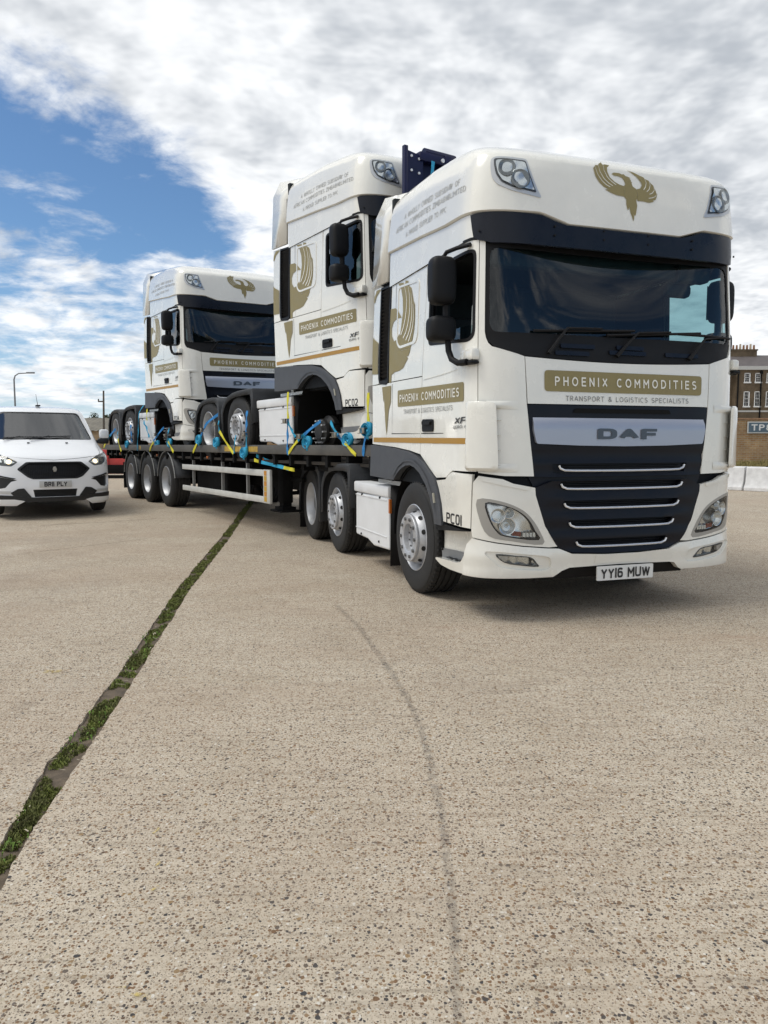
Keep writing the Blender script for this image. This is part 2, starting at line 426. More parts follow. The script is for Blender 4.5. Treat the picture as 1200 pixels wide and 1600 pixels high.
def glyph_geo(ch, sw, q):
    key = (ch, sw, q)
    if key in _gl: return _gl[key]
    w, strokes = glyph(ch, q); h = sw / 2
    polys = []
    for st in strokes:
        st = [(x * (1 - 0), h + y * (1 - sw)) for x, y in st]
        for k, (a, b) in enumerate(zip(st, st[1:])):
            dx, dy = b[0] - a[0], b[1] - a[1]; l = math.hypot(dx, dy)
            if l < 1e-6: continue
            ux, uy = dx / l, dy / l; nx, ny = -uy * h, ux * h
            ea = h if k == 0 and (abs(ux) < .05 or abs(uy) < .05) else 0; eb = h if k == len(st) - 2 and (abs(ux) < .05 or abs(uy) < .05) else 0
            a2 = (a[0] - ux * ea, a[1] - uy * ea); b2 = (b[0] + ux * eb, b[1] + uy * eb)
            polys.append([(a2[0] + nx, a2[1] + ny), (a2[0] - nx, a2[1] - ny), (b2[0] - nx, b2[1] - ny), (b2[0] + nx, b2[1] + ny)])
        for p in st[1:-1]: polys.append([(p[0] + h * math.cos(2 * math.pi * k / 10 + .3), p[1] + h * math.sin(2 * math.pi * k / 10 + .3)) for k in range(10)])
    pts = []; edges = []
    for pl in polys:
        b = len(pts); pts += pl; edges += [(b + i, b + (i + 1) % len(pl)) for i in range(len(pl))]
    vc, ve, vf = delaunay_2d_cdt([Vector(p) for p in pts], edges, [], 0, 1e-5, False)[:3]
    V = [(v.x, min(1, max(0, v.y))) for v in vc]; F = []
    for f in vf:
        cx = sum(vc[i].x for i in f) / 3; cy = sum(vc[i].y for i in f) / 3
        if any(in_poly(cx, cy, pl) for pl in polys): F.append(list(f))
    _gl[key] = (w + sw, V, F); return _gl[key]
def text_line(txt, spacing=0., sw=.15, q=1.0):
    V = []; F = []; x = 0
    for ch in txt:
        if ch == ' ': x += .52 + spacing; continue
        w, v, f = glyph_geo(ch, sw, q)
        b = len(V); V += [(p[0] + sw / 2 + x, p[1]) for p in v]; F += [[b + i for i in k] for k in f]
        x += w + .09 + spacing
    return V, F
def lettering(name, fn, txt, u0, u1, v0, v1, m, parent, off=.004, spacing=.1, bold=False, shear=0., slope=0., sw=None, q=1.0):
    V, F = text_line(txt, spacing, sw or (.17 if bold else .115), q)
    xs = [p[0] for p in V]; xa, xb = min(xs), max(xs)
    verts = []
    for x, y in V:
        u = u0 + (u1 - u0) * (x - xa) / (xb - xa) + shear * y * (v1 - v0)
        verts.append(fn(u, v0 + (v1 - v0) * y + slope * (u - u0), off))
    faces = []
    for f in F:
        a = sum(V[f[k]][0] * V[f[(k + 1) % len(f)]][1] - V[f[(k + 1) % len(f)]][0] * V[f[k]][1] for k in range(len(f)))
        faces.append(f if a > 0 else list(reversed(f)))
    return mesh_obj(name, verts, faces, m, parent)
def copy_tree(o, parent=None, skip=lambda ob: False):
    c = o.copy(); COL.objects.link(c); c.parent = parent
    for ch in o.children:
        if not skip(ch): copy_tree(ch, c, skip)
    return c

B_=.5; NN=4.5; HW=1.225; XR=-2.55
def lerp_tab(tab,x):
    if x<=tab[0][0]: return tab[0][1:]
    for a,b in zip(tab,tab[1:]):
        if x<=b[0]:
            k=(x-a[0])/(b[0]-a[0]); k2=k
            return [p+(q-p)*k2 for p,q in zip(a[1:],b[1:])]
    return tab[-1][1:]
# reference half contour (Y>=0)
_pts=[]
for i in range(401):
    t=math.pi/2*i/400
    Y=HW*math.sin(t)**(2/NN); X=-B_+B_*math.cos(t)**(2/NN)
    _pts.append((X,Y))
_pts.append((XR,HW))
_sl=[0]
for a,b in zip(_pts,_pts[1:]): _sl.append(_sl[-1]+math.hypot(b[0]-a[0],b[1]-a[1]))
SMAX=_sl[-1]
def ref(s):
    a=abs(s); i=min(max(bisect.bisect_right(_sl,a)-1,0),len(_pts)-2)
    k=(a-_sl[i])/(_sl[i+1]-_sl[i]); p,q=_pts[i],_pts[i+1]
    return p[0]+(q[0]-p[0])*k, (p[1]+(q[1]-p[1])*k)*(1 if s>=0 else -1)
def sS(X): return SMAX-(X-XR)          # s on the side for a given X (<= -B_)
PROF=[(.28,-.07,1.20),(.36,-.03,1.225),(.5,0,1.235),(1.05,-.005,1.235),(1.2,-.01,1.228),(1.6,-.02,1.225),(1.97,-.045,1.225),(2.3,-.085,1.22),(2.75,-.16,1.205),(2.9,-.19,1.20),(3.0,-.2,1.198)]
def body(s,z,off=0.):
    def P(s):
        X,Y=ref(s); dx,hw=lerp_tab(PROF,z)
        w=max(0,min(1,(X+B_)/B_)); w=w*w*(3-2*w)
        wy=1-.65*min(1,abs(Y)/HW)**2   # corners rake less than the centre
        return X+dx*w*wy, Y*hw/HW
    x,y=P(s)
    if off:
        a=P(s-1e-3);b=P(s+1e-3); tx,ty=b[0]-a[0],b[1]-a[1]; l=math.hypot(tx,ty)
        x+=off*(ty/l); y+=off*(-tx/l)
    return (x,y,z)
ROOF=[(0,0,0,0),(.25,.008,.002,.25),(.5,.022,.008,.5),(.68,.042,.016,.695),(.79,.070,.027,.825),(.82,.095,.062,.868),(.85,.125,.11,.902),(.89,.20,.17,.942),(.94,.36,.28,.980),(1,1,.55,1)]
def roof(s,t,off=0.):
    X,Y=ref(s); ey,ex,h=lerp_tab(ROOF,t)
    Xr=-2.15
    X2=X-.05 if X>-.6 else X
    x=Xr+(X2-Xr)*(1-ex) if X2>Xr else X2
    y=Y*(1-ey)*1.0
    zt=lerp_tab([(-2.6,3.80),(-2.0,3.80),(-1.2,3.765),(-.7,3.70),(-.4,3.65),(0,3.55)],x)[0]
    zb=2.86
    z=zb+(zt-zb)*h
    return (x,y-off*(1 if Y<0 else -1)*min(1,abs(X)/.5),z)
# ---------------------------------------------------------------- tractor unit (local X forward, Y left, Z up; origin on the ground under the nose)
def upper(s, z, off=0.):
    # visor contour: vertical wall in front of the windscreen head
    X, Y = ref(s); X2 = X - .05 if X > -.6 else X
    a = ref(s - .004); b = ref(s + .004); tx, ty = b[0] - a[0], b[1] - a[1]; l = math.hypot(tx, ty) or 1
    return (X2 + off * ty / l, Y - off * tx / l, z)
def roofo(s, t, off=0.):
    e = 2e-3
    p = Vector(roof(s, t)); du = Vector(roof(s + e, t)) - Vector(roof(s - e, t)); dv = Vector(roof(s, min(1, t + e))) - Vector(roof(s, max(0, t - e)))
    n = du.cross(dv)
    if n.length > 1e-12: p = p + n.normalized() * off
    return tuple(p)
WS_EDGE = 1.15
def cowl_z(s):
    a = abs(s)
    return 1.972 + .026 * (a / .85) ** 2 if a < .85 else (1.998 + (a - .85) / .25 * .067 if a < 1.10 else 2.065 + (a - 1.10) / .046 * .06)
LAMP_O = [(-1.197, .935), (-1.177, .787), (-1.106, .662), (-.933, .623), (-.69, .592), (-.71, .685), (-.791, .802), (-.883, .872), (-1.035, .927)]
LAMP_I = [(-1.136, .911), (-1.106, .787), (-1.055, .701), (-.984, .658), (-.722, .626), (-.751, .697), (-.805, .785), (-.895, .855), (-1.02, .900)]
FOG_I = [(-1.055, .527), (-.90, .513), (-.785, .498), (-.735, .45), (-.722, .422), (-.86, .436), (-.99, .462)]
FOG_O = [(-1.125, .548), (-.80, .520), (-.66, .500), (-.625, .465), (-.645, .398), (-.86, .405), (-1.02, .43), (-1.07, .47)]
WIN = [(-2.085, 2.175), (-1.30, 2.108), (-1.235, 2.15), (-1.235, 2.775), (-1.30, 2.79), (-2.05, 2.80), (-2.085, 2.77)]
PB = [(-3.077, 2.645), (-2.938, 2.632), (-2.87, 2.598), (-2.757, 2.515), (-2.884, 2.528), (-2.981, 2.509), (-3.028, 2.456), (-3.018, 2.384), (-2.954, 2.323), (-2.879, 2.33), (-2.81, 2.375), (-2.792, 2.343), (-2.792, 2.265), (-2.74, 2.211), (-2.504, 2.21), (-2.516, 2.183), (-2.56, 2.14), (-2.60, 2.15), (-2.565, 2.12), (-2.581, 2.114), (-2.69, 2.048), (-2.79, 2.033), (-2.924, 2.031), (-3.009, 2.013), (-3.019, 1.94), (-3.06, 1.94), (-3.077, 1.95)]
PT = [(-3.02, 1.912), (-3.028, 1.754), (-3.091, 1.675), (-3.131, 1.50), (-3.15, 1.435), (-3.187, 1.564), (-3.21, 1.70), (-3.225, 1.80), (-3.244, 1.766), (-3.287, 1.916)]
PW = [(-2.878, 2.848), (-2.736, 2.83), (-2.692, 2.781), (-2.683, 2.837), (-2.607, 2.819), (-2.615, 2.785), (-2.524, 2.739), (-2.464, 2.616), (-2.427, 2.581), (-2.413, 2.468), (-2.422, 2.367), (-2.454, 2.288), (-2.499, 2.2135), (-2.738, 2.2145), (-2.788, 2.268), (-2.788, 2.343), (-2.758, 2.436), (-2.722, 2.566), (-2.739, 2.684), (-2.791, 2.781)]
PSL = [[(-2.718, 2.82), (-2.653, 2.726), (-2.623, 2.644), (-2.629, 2.56), (-2.649, 2.487), (-2.69, 2.416), (-2.75, 2.357)], [(-2.603, 2.773), (-2.559, 2.689), (-2.537, 2.601), (-2.543, 2.517), (-2.575, 2.428), (-2.623, 2.359), (-2.689, 2.32)], [(-2.519, 2.691), (-2.489, 2.602), (-2.482, 2.526), (-2.488, 2.452), (-2.516, 2.381), (-2.56, 2.331), (-2.617, 2.291)], [(-2.461, 2.587), (-2.442, 2.519), (-2.437, 2.444), (-2.455, 2.382), (-2.485, 2.339), (-2.509, 2.305), (-2.547, 2.272)]]
PEX = [[(-3.41, 2.90), (-3.53, 2.907), (-3.595, 2.85), (-3.606, 2.79), (-3.58, 2.794), (-3.53, 2.85), (-3.415, 2.888)], [(-3.606, 2.457), (-3.58, 2.429), (-3.425, 2.367), (-3.425, 2.055), (-3.606, 2.069)]]
ROOF_LO = [(-1.147, .723), (-1.135, .63), (-1.123, .562), (-1.083, .502), (-.971, .443), (-.737, .389), (-.771, .464), (-.878, .741), (-1.009, .748), (-1.111, .748)]
ROOF_LI = [(-1.125, .725), (-1.095, .592), (-1.052, .522), (-.972, .479), (-.782, .437), (-.885, .722), (-1.051, .732)]

def ribbon(fn, pts, w, off):
    V = []; F = []; n = len(pts)
    for i, (u, v) in enumerate(pts):
        a = pts[max(0, i - 1)]; b = pts[min(n - 1, i + 1)]; tx, ty = b[0] - a[0], b[1] - a[1]; l = math.hypot(tx, ty)
        ww = w * (min(1, .25 + 1.5 * i / n) if i < n / 2 else 1)
        nx, ny = -ty / l * ww / 2, tx / l * ww / 2
        V += [fn(u + nx, v + ny, off), fn(u - nx, v - ny, off)]
    for i in range(n - 1): F.append((2 * i, 2 * i + 1, 2 * i + 3, 2 * i + 2))
    return V, F
def blade(p0, p1, p2, w0, w1, n=10):
    # curved tapering feather
    L = []; Rr = []
    for i in range(n + 1):
        t = i / n; x = (1 - t) ** 2 * p0[0] + 2 * t * (1 - t) * p1[0] + t * t * p2[0]; y = (1 - t) ** 2 * p0[1] + 2 * t * (1 - t) * p1[1] + t * t * p2[1]
        dx = 2 * (1 - t) * (p1[0] - p0[0]) + 2 * t * (p2[0] - p1[0]); dy = 2 * (1 - t) * (p1[1] - p0[1]) + 2 * t * (p2[1] - p1[1]); l = math.hypot(dx, dy)
        w = (w0 + (w1 - w0) * t) * (1 if t < .75 else max(.05, (1 - t) / .25)) / 2
        L.append((x - dy / l * w, y + dx / l * w)); Rr.append((x + dy / l * w, y - dx / l * w))
    return L + Rr[::-1]
def emblem_polys():
    # coordinates: x right, y down, drawn around (290, 430)
    bird = [(155, 292), (172, 278), (215, 276), (235, 284), (252, 280), (262, 292), (285, 298), (304, 305), (292, 310), (306, 320), (300, 326), (312, 338), (308, 346), (316, 372), (345, 392), (350, 430), (345, 470), (338, 492), (345, 540), (340, 575), (334, 620), (326, 640), (316, 620), (320, 655), (314, 690), (304, 650), (292, 610), (284, 560), (276, 590), (268, 580), (262, 540), (260, 490), (245, 470), (252, 440), (248, 378), (258, 360), (250, 330), (235, 310), (205, 302), (178, 302)]
    left = [(143, 225), (122, 245), (122, 275), (138, 318), (175, 352), (215, 372), (247, 378), (251, 440), (244, 470), (190, 465), (150, 452), (100, 428), (130, 425), (90, 405), (55, 370), (30, 325), (15, 265), (28, 245), (35, 235), (48, 240), (60, 222), (82, 217), (90, 228), (105, 222)]
    right = [(346, 392), (375, 380), (390, 350), (380, 320), (350, 285), (310, 258), (280, 245), (330, 255), (380, 275), (405, 282), (420, 298), (445, 305), (462, 325), (480, 340), (488, 365), (497, 385), (500, 405), (508, 410), (500, 440), (490, 465), (465, 472), (478, 482), (440, 497), (390, 490), (346, 494), (346, 470), (351, 430)]
    slits = [[(90, 222), (97, 270), (120, 322), (150, 352), (185, 378)], [(52, 228), (65, 288), (95, 340), (130, 372), (160, 390)], [(27, 242), (45, 308), (78, 358), (110, 388), (140, 402)], [(412, 285), (424, 325), (416, 362), (400, 390)], [(448, 300), (455, 342), (445, 378), (425, 402)], [(484, 342), (485, 382), (468, 408), (445, 422)], [(503, 408), (490, 435), (465, 450), (435, 458)]]
    return [bird, left, right], slits
def make_wheel(name, kind, parent, loc, left):
    w = empty(name, loc, (0, 0, math.pi if left else 0), parent)
    key = 'wheel_' + kind
    if key not in MESHC:
        hw_ = {'steer': .16, 'pusher': .16, 'drive': .155, 'trailer': .185}[kind]; Rt = {'trailer': .52}.get(kind, .505)
        t = MB(); prof = [(.288, -hw_ * .80), (.302, -hw_ * .93), (.335, -hw_ * 1.0), (.40, -hw_ * 1.03), (.455, -hw_ * 1.0), (.472, -hw_ * .965), (.470, -hw_ * .95), (Rt - .018, -hw_ * .90), (Rt - .006, -hw_ * .82)]
        gr = [-.52, -.18, .18, .52]
        for g in gr: prof += [(Rt, hw_ * (g - .06)), (Rt - .016, hw_ * (g - .045)), (Rt - .016, hw_ * (g + .045)), (Rt, hw_ * (g + .06))]
        prof += [(Rt - .006, hw_ * .82), (.46, hw_ * .98), (.40, hw_ * 1.02), (.335, hw_), (.29, hw_ * .8)]
        t.lathe(prof, 72)
        # shoulder lugs
        for i in range(60):
            a = 2 * math.pi * i / 60; c, s_ = math.cos(a), math.sin(a)
            for sy in (-1, 1):
                vs = []
                for r_, y_, dt in ((Rt - .03, .93, -.011), (Rt + .003, .80, -.011), (Rt + .003, .57, -.011), (Rt - .03, .57, -.011), (Rt - .03, .93, .011), (Rt + .003, .80, .011), (Rt + .003, .57, .011), (Rt - .03, .57, .011)):
                    vs.append((r_ * c - dt * s_, sy * hw_ * y_, r_ * s_ + dt * c))
                t.add(vs, [(0, 1, 2, 3), (7, 6, 5, 4), (0, 4, 5, 1), (1, 5, 6, 2)])
        if kind == 'drive':
            b = len(t.v); t2 = MB(); t2.lathe(prof, 48); t.add([(x, y + .345, z) for x, y, z in t2.v], t2.f)
        tyre = t.build('tyre', M_TYRE, None); MESHC[key] = [('tyre', tyre.data)]; bpy.data.objects.remove(tyre)
        r = MB()
        fl = -hw_ * .84
        r.lathe([(.288, fl + .012), (.300, fl - .004), (.304, fl - .018), (.297, fl - .022), (.286, fl - .012), (.279, fl + .03), (.262, fl + .05), (.256, fl + .20), (.30, fl + .26)], 56)
        if kind in ('steer', 'pusher'):
            hy = -.215
            r.lathe([(.256, fl + .12), (.250, fl + .05), (.238, fl + .0), (.222, -.175), (.212, hy + .030), (.216, hy + .024), (.217, hy + .006), (.212, hy), (.134, hy), (.126, hy + .006), (.122, hy + .05), (.10, hy + .06), (.09, hy + .13), (.0, hy + .13)], 56)
        else:
            pass
        if kind in ('drive', 'trailer'):
            ds = MB(); dp = fl + .17; ds.lathe([(.258, dp - .02), (.245, dp), (.16, dp - .01), (.145, dp - .05), (.125, dp - .10), (.10, dp - .12), (.0, dp - .12)], 40)
            dso = ds.build('wheel_disc', mat('wheel_disc_grey', (.13, .13, .13), .55, metal=.3, noise=.3, nscale=9), None, angle=45); MESHC[key].append(('wheel_disc', dso.data)); bpy.data.objects.remove(dso)
        rim = r.build('rim', M_RIM, None, angle=45); MESHC[key].append(('rim', rim.data)); bpy.data.objects.remove(rim)
        h = MB()
        nh = 10
        for i in range(nh):
            a = 2 * math.pi * (i + .5) / nh; c, s_ = math.cos(a), math.sin(a)
            if kind in ('steer', 'pusher'):
                e1 = Vector((-s_, 0, c)); mid = Vector((.2335 * c, -.150, .2335 * s_)); nn = Vector((c * .9, -.45, s_ * .9)).normalized(); e2 = e1.cross(nn)
            else:
                e1 = Vector((-s_, 0, c)); mid = Vector((.205 * c, fl + .160, .205 * s_)); nn = Vector((0, -1, 0)); e2 = Vector((c, 0, s_))
            mid = mid + nn * .004
            ring = [mid + e1 * math.cos(2 * math.pi * k / 12) * .024 + e2 * math.sin(2 * math.pi * k / 12) * .02 for k in range(12)]
            h.add(ring, [tuple(range(12))])
        hh = h.build('hand_hole', M_RIMD, None, False); MESHC[key].append(('hand_hole', hh.data)); bpy.data.objects.remove(hh)
        nts = MB()
        for i in range(10):
            a = 2 * math.pi * i / 10; c, s_ = math.cos(a), math.sin(a)
            rr, y0 = ((.174, -.216) if kind in ('steer', 'pusher') else (.168, fl + .16))
            nts.tube([(rr * c, y0 + .004, rr * s_), (rr * c, y0 - .014, rr * s_)], .0165, 6)
        if kind in ('steer', 'pusher'):
            for i in range(10):
                a = 2 * math.pi * (i + .5) / 10; c, s_ = math.cos(a), math.sin(a)
                nts.tube([(.102 * c, -.160, .102 * s_), (.102 * c, -.170, .102 * s_)], .008, 6)
        nn_ = nts.build('wheel_nut', mat('nut_steel', (.16, .16, .16), .45, metal=.5), None); MESHC[key].append(('wheel_nut', nn_.data)); bpy.data.objects.remove(nn_)
    for nm, me in MESHC[key]:
        o = link(bpy.data.objects.new(nm, me), w)
        if nm in ('wheel_nut', 'hand_hole'): o['kind'] = 'stuff'
    return w
MESHC = {}
def arc_guard(name, cx, cz, r, a0, a1, y0, y1, parent, m, lip=.075, th=.012, n=18, flat=None):
    mb = MB(); pr = []
    for i in range(n + 1):
        a = R(a0 + (a1 - a0) * i / n); pr.append((cx + r * math.cos(a), cz + r * math.sin(a)))
    if flat: pr = flat
    inn = [(cx + (x - cx) * (1 - lip / r), cz + (z - cz) * (1 - lip / r)) for x, z in pr]
    k = len(pr)
    vs = [(x, y0 - .0, z) for x, z in inn] + [(x, y0, z) for x, z in pr] + [(x, y0 + (.02 if y1 > y0 else -.02), z + .012) for x, z in pr] + [(x, y1, z + .012) for x, z in pr]
    fs = []
    for row in range(3):
        for i in range(k - 1): fs.append((row * k + i, row * k + i + 1, (row + 1) * k + i + 1, (row + 1) * k + i))
    mb.add(vs, fs)
    o = mb.build(name, m, parent, angle=50)
    so = o.modifiers.new('s', 'SOLIDIFY'); so.thickness = th; so.offset = 0
    return o

def make_tractor():
    T = empty('tractor_unit')
    # ---- side panels, doors, glazing
    for sg in (-1, 1):
        mm = (lambda p: p) if sg < 0 else mir
        q = lambda x: x * (-sg)           # right-hand figures are written with negative s
        door_poly = [(-1.212, 1.142), (-1.212, 2.845), (-1.30, 2.852), (-2.14, 2.858), (-2.155, 2.60), (-2.20, 2.05), (-2.228, 1.60), (-2.244, 1.262), (-2.12, 1.196), (-1.988, 1.130), (-1.86, 1.072), (-1.663, 1.083), (-1.60, 1.118), (-1.542, 1.142)]
        door = panel('door', body, mm(door_poly), M_WHITE, T, holes=[mm(round_poly(WIN, .06))], thick=.03, step=.06)
        # crease along the door above the banner
        v, f = ribbon(body, mm([(-1.225, 1.925), (-1.5, 1.922), (-1.8, 1.912), (-2.19, 1.905)]), .012, .006); mesh_obj('crease', v, f, M_WHITE, door)
        fr = panel('window_seal', body, mm(round_poly(WIN, .06)), M_BLACK, door, holes=[mm(round_poly([(-2.058, 2.20), (-1.31, 2.135), (-1.262, 2.17), (-1.262, 2.755), (-1.31, 2.767), (-2.04, 2.775), (-2.058, 2.75)], .05))], off=.003, thick=.03)
        if sg < 0: WINPOLY_OPEN.append(door)
        panel('door_handle', body, mm(round_poly([(-2.185, 1.455), (-1.94, 1.452), (-1.94, 1.556), (-2.185, 1.562)], .03)), M_BLACK, door, off=.012, thick=.02, step=.05)
        v, f = panel_geo(body, mm(round_poly([(-2.15, 1.515), (-1.97, 1.512), (-1.97, 1.54), (-2.15, 1.544)], .01)), (), .03, .025, .05); mesh_obj('grip', v, f, M_BLACK, door, True, angle=40)
        for nm, pl in (('rear_side_panel', [(-2.162, 2.86), (-2.162, 2.60), (-2.207, 2.05), (-2.218, 1.935), (-3.06, 1.95), (-3.065, 2.88)]), ('lower_side_panel', [(-2.2185, 1.927), (-2.235, 1.60), (-2.251, 1.262), (-2.5, 1.292), (-2.91, 1.322), (-3.60, 1.352), (-3.605, 1.95), (-3.40, 1.945), (-3.06, 1.942)])):
            panel(nm, body, mm(pl), M_WHITE, T, thick=.03)
        for pts in ([(-2.985, 1.44), (-2.985, 1.925)], [(-2.93, 1.96), (-2.93, 2.855)], [(-1.285, 1.432), (-1.8, 1.437), (-2.22, 1.441)], [(-2.25, 1.441), (-2.7, 1.447), (-3.0, 1.45)]):
            v, f = ribbon(body, mm(pts), .007, .0022); mesh_obj('shut_line', v, f, M_DARK, T)
        # embossed locker frame
        fp = round_poly([(-2.33, 2.78), (-2.33, 2.30), (-2.38, 2.235), (-2.80, 2.235), (-2.88, 2.30), (-2.88, 2.82)], .05)
        rv = []; rf = []
        panel('locker_frame', body, mm(fp), M_WHITE, T, holes=[mm(round_poly([(-2.352, 2.762), (-2.352, 2.31), (-2.395, 2.258), (-2.79, 2.258), (-2.858, 2.31), (-2.858, 2.80)], .05))], off=.006, thick=.01)
        ext = panel('side_extender', body, mm([(-3.405, 1.958), (-3.607, 1.958), (-3.607, 2.925), (-3.39, 2.915), (-3.39, 2.89)]), M_WHITE, T, thick=.04)
        v, f = panel_geo(body, mm([(-3.064, 2.875), (-3.10, 1.952), (-3.40, 1.952), (-3.385, 2.905)]), (), -.03, .0, .08); lo = mesh_obj('side_louvre', v, f, M_BLACK, T, True)
        lm = MB(); nsl = 24
        for i in range(nsl):
            z0 = 2.0 + i * (.86 / nsl); hz = .86 / nsl
            sa, sb = (-3.12, -3.37)
            vs = [body(q(-sa) if sg > 0 else sa, z0, -.028), body(q(-sb) if sg > 0 else sb, z0, -.028), body(-sb if sg > 0 else sb, z0 + hz * .95, .002), body(-sa if sg > 0 else sa, z0 + hz * .95, .002), body(-sb if sg > 0 else sb, z0 + hz, -.028), body(-sa if sg > 0 else sa, z0 + hz, -.028)]
            lm.add(vs, [(0, 1, 2, 3), (3, 2, 4, 5)])
        ls = lm.build('louvre_slat', M_BLACK, lo, False); ls['kind'] = 'stuff'
        panel('louvre_frame', body, mm(round_poly([(-3.066, 2.878), (-3.10, 1.958), (-3.16, 1.93), (-3.36, 1.95), (-3.408, 2.0), (-3.388, 2.905)], .03)), M_BLACK, lo, holes=[mm([(-3.10, 2.86), (-3.13, 1.975), (-3.36, 1.985), (-3.362, 2.88)])], off=.006, thick=.03)
        # roof-level extender with its inward flap
        xf = MB(); sy = sg * 1.205
        xf.add([(-2.10, sy, 2.925), (-2.56, sy, 2.95), (-2.50, sy * .985, 3.62), (-2.12, sy * .975, 3.50), (-2.42, sy * .93, 3.80), (-1.75, sy * .80, 3.70), (-2.42, sy * .62, 3.93), (-1.95, sy * .60, 3.86)], [(0, 1, 2, 3), (3, 2, 4, 5), (5, 4, 6, 7)])
        xo = xf.build('roof_extender', M_WHITE, T, True, 25); so = xo.modifiers.new('s', 'SOLIDIFY'); so.thickness = .03; so.offset = 0
        # grey wheel arch trim
        arch = [(-3.60, 1.342), (-2.91, 1.312), (-2.5, 1.281), (-2.27, 1.238), (-2.12, 1.186), (-1.988, 1.120), (-1.87, 1.055), (-1.80, .98), (-1.74, .87), (-1.704, .716), (-1.70, .690), (-1.846, .690), (-1.876, .779), (-1.955, .91), (-2.059, 1.013), (-2.2, 1.10), (-2.33, 1.145), (-2.43, 1.160), (-2.55, 1.155), (-2.68, 1.12), (-2.78, 1.07), (-2.87, 1.008), (-3.60, 1.02)]
        panel('wheel_arch_trim', body, mm(arch), M_TRIM, T, off=.022, thick=.06, step=.06)
        v, f = ribbon(body, mm([(-1.79, .70), (-1.82, .80), (-1.89, .93), (-2.0, 1.05), (-2.15, 1.14), (-2.33, 1.195), (-2.45, 1.205), (-2.6, 1.195), (-2.75, 1.14), (-2.87, 1.05)]), .02, .032)
        mesh_obj('arch_bead', v, f, M_TRIM, T, True)
        panel('side_marker', body, mm([(-1.826, .865), (-1.843, .865), (-1.868, .945), (-1.85, .945)]), mat('marker_glass', (.45, .43, .35), .3), T, off=.034, thick=.012, step=.03)
        # side of the nose: wing, step well
        panel('wing_panel', body, mm([(-1.252, .712), (-1.694, .726), (-1.73, .87), (-1.79, .985), (-1.84, 1.05), (-1.663, 1.066), (-1.60, 1.104), (-1.535, 1.130), (-1.24, 1.122), (-1.245, 1.0)]), M_WHITE, T, off=.006, thick=.03, step=.05)
        stp = panel('step_well', body, mm([(-1.27, .455), (-1.86, .445), (-1.86, .64), (-1.26, .71)]), M_WHITE, T, off=lambda u, v: -.06 - .035 * math.cos((abs(u) - 1.56) * 5), thick=0, step=.05)
        panel('step_strip', body, mm([(-1.25, .690), (-1.70, .705), (-1.86, .700), (-1.855, .640), (-1.26, .688)]), M_BLACK, T, off=.004, thick=.12, step=.05)
        panel('kick_plate', body, mm([(-1.275, .415), (-1.86, .405), (-1.86, .485), (-1.28, .50)]), mat('grey_step', (.19, .195, .20), .5), T, off=lambda u, v: -.05 - .035 * math.cos((abs(u) - 1.56) * 5), thick=0, step=.05)
        tr = MB(); trv = []
        for u in [1.29 + .056 * i for i in range(11)]:
            trv += [body(sg * u, .418 - .02 * (u - 1.29), -.006), body(sg * u, .422 - .02 * (u - 1.29), -.19)]
        tr.add(trv, [(2 * i, 2 * i + 1, 2 * i + 3, 2 * i + 2) for i in range(10)])
        so_ = tr.build('step_tread', mat('step_aluminium', (.30, .305, .31), .45, metal=.4, bump=.4, bscale=90), T, False)
        gr = MB()
        for k in range(5):
            u = 1.34 + .09 * k
            vs = [body(sg * u, .424, -.03), body(sg * (u + .05), .423, -.03), body(sg * (u + .05), .427, -.15), body(sg * u, .428, -.15)]
            gr.add(vs, [(0, 1, 2, 3)])
        gr.build('tread_slot', M_DARK, so_, False)
        panel('step_sill', body, mm(round_poly([(-1.326, .350), (-1.60, .347), (-1.76, .358), (-1.868, .390), (-1.868, .408), (-1.44, .424), (-1.37, .44), (-1.30, .52), (-1.318, .40)], .02)), M_WHITE, T, off=.006, thick=.06, step=.05)
        # corner panel, A pillar
        cp = [(-.768, 1.108), (-.80, 1.35), (-.834, 1.645), (-.850, 1.995)] + [(-(.85 + .05 * i), cowl_z(.85 + .05 * i)) for i in range(1, 6)] + [(-1.128, 2.09), (-1.146, 2.13), (-1.155, 2.175), (-1.155, 2.86), (-1.205, 2.86), (-1.205, 1.16), (-1.195, 1.135), (-1.0, 1.112)]
        cp = cp[::-1]
        panel('corner_panel', body, mm(cp), M_WHITE, T, thick=.035, step=.05)
        # air deflector: a vane standing off the corner with a slot behind its leading edge
        def dfl(u, v):
            a = abs(u); k = min(1, max(0, (1.312 - a) / .05)); k = k * k * (3 - 2 * k)
            e = min(1, max(0, min(v - 1.150, 1.668 - v) / .022)); e = math.sqrt(max(0, 1 - (1 - e) ** 2))
            return .004 + .060 * k * (.35 + .65 * e)
        vp = round_poly([(-1.052, 1.155), (-1.30, 1.148), (-1.316, 1.625), (-1.25, 1.672), (-1.075, 1.652)], .035)
        vane = panel('air_deflector', body, mm(vp), M_WHITE, T, off=dfl, thick=.022, step=.022)
        for zz in (1.19, 1.30, 1.41, 1.52, 1.61):
            vs = []
            for u in (1.03, 1.05, 1.08, 1.12, 1.18): vs += [body(sg * u, zz, .003), body(sg * u, zz + .004, .003 + .045 * min(1, max(0, (u - 1.02) / .06)))]
            mesh_obj('duct_vane', vs, [(2 * i, 2 * i + 1, 2 * i + 3, 2 * i + 2) for i in range(4)], M_WHITE, vane)
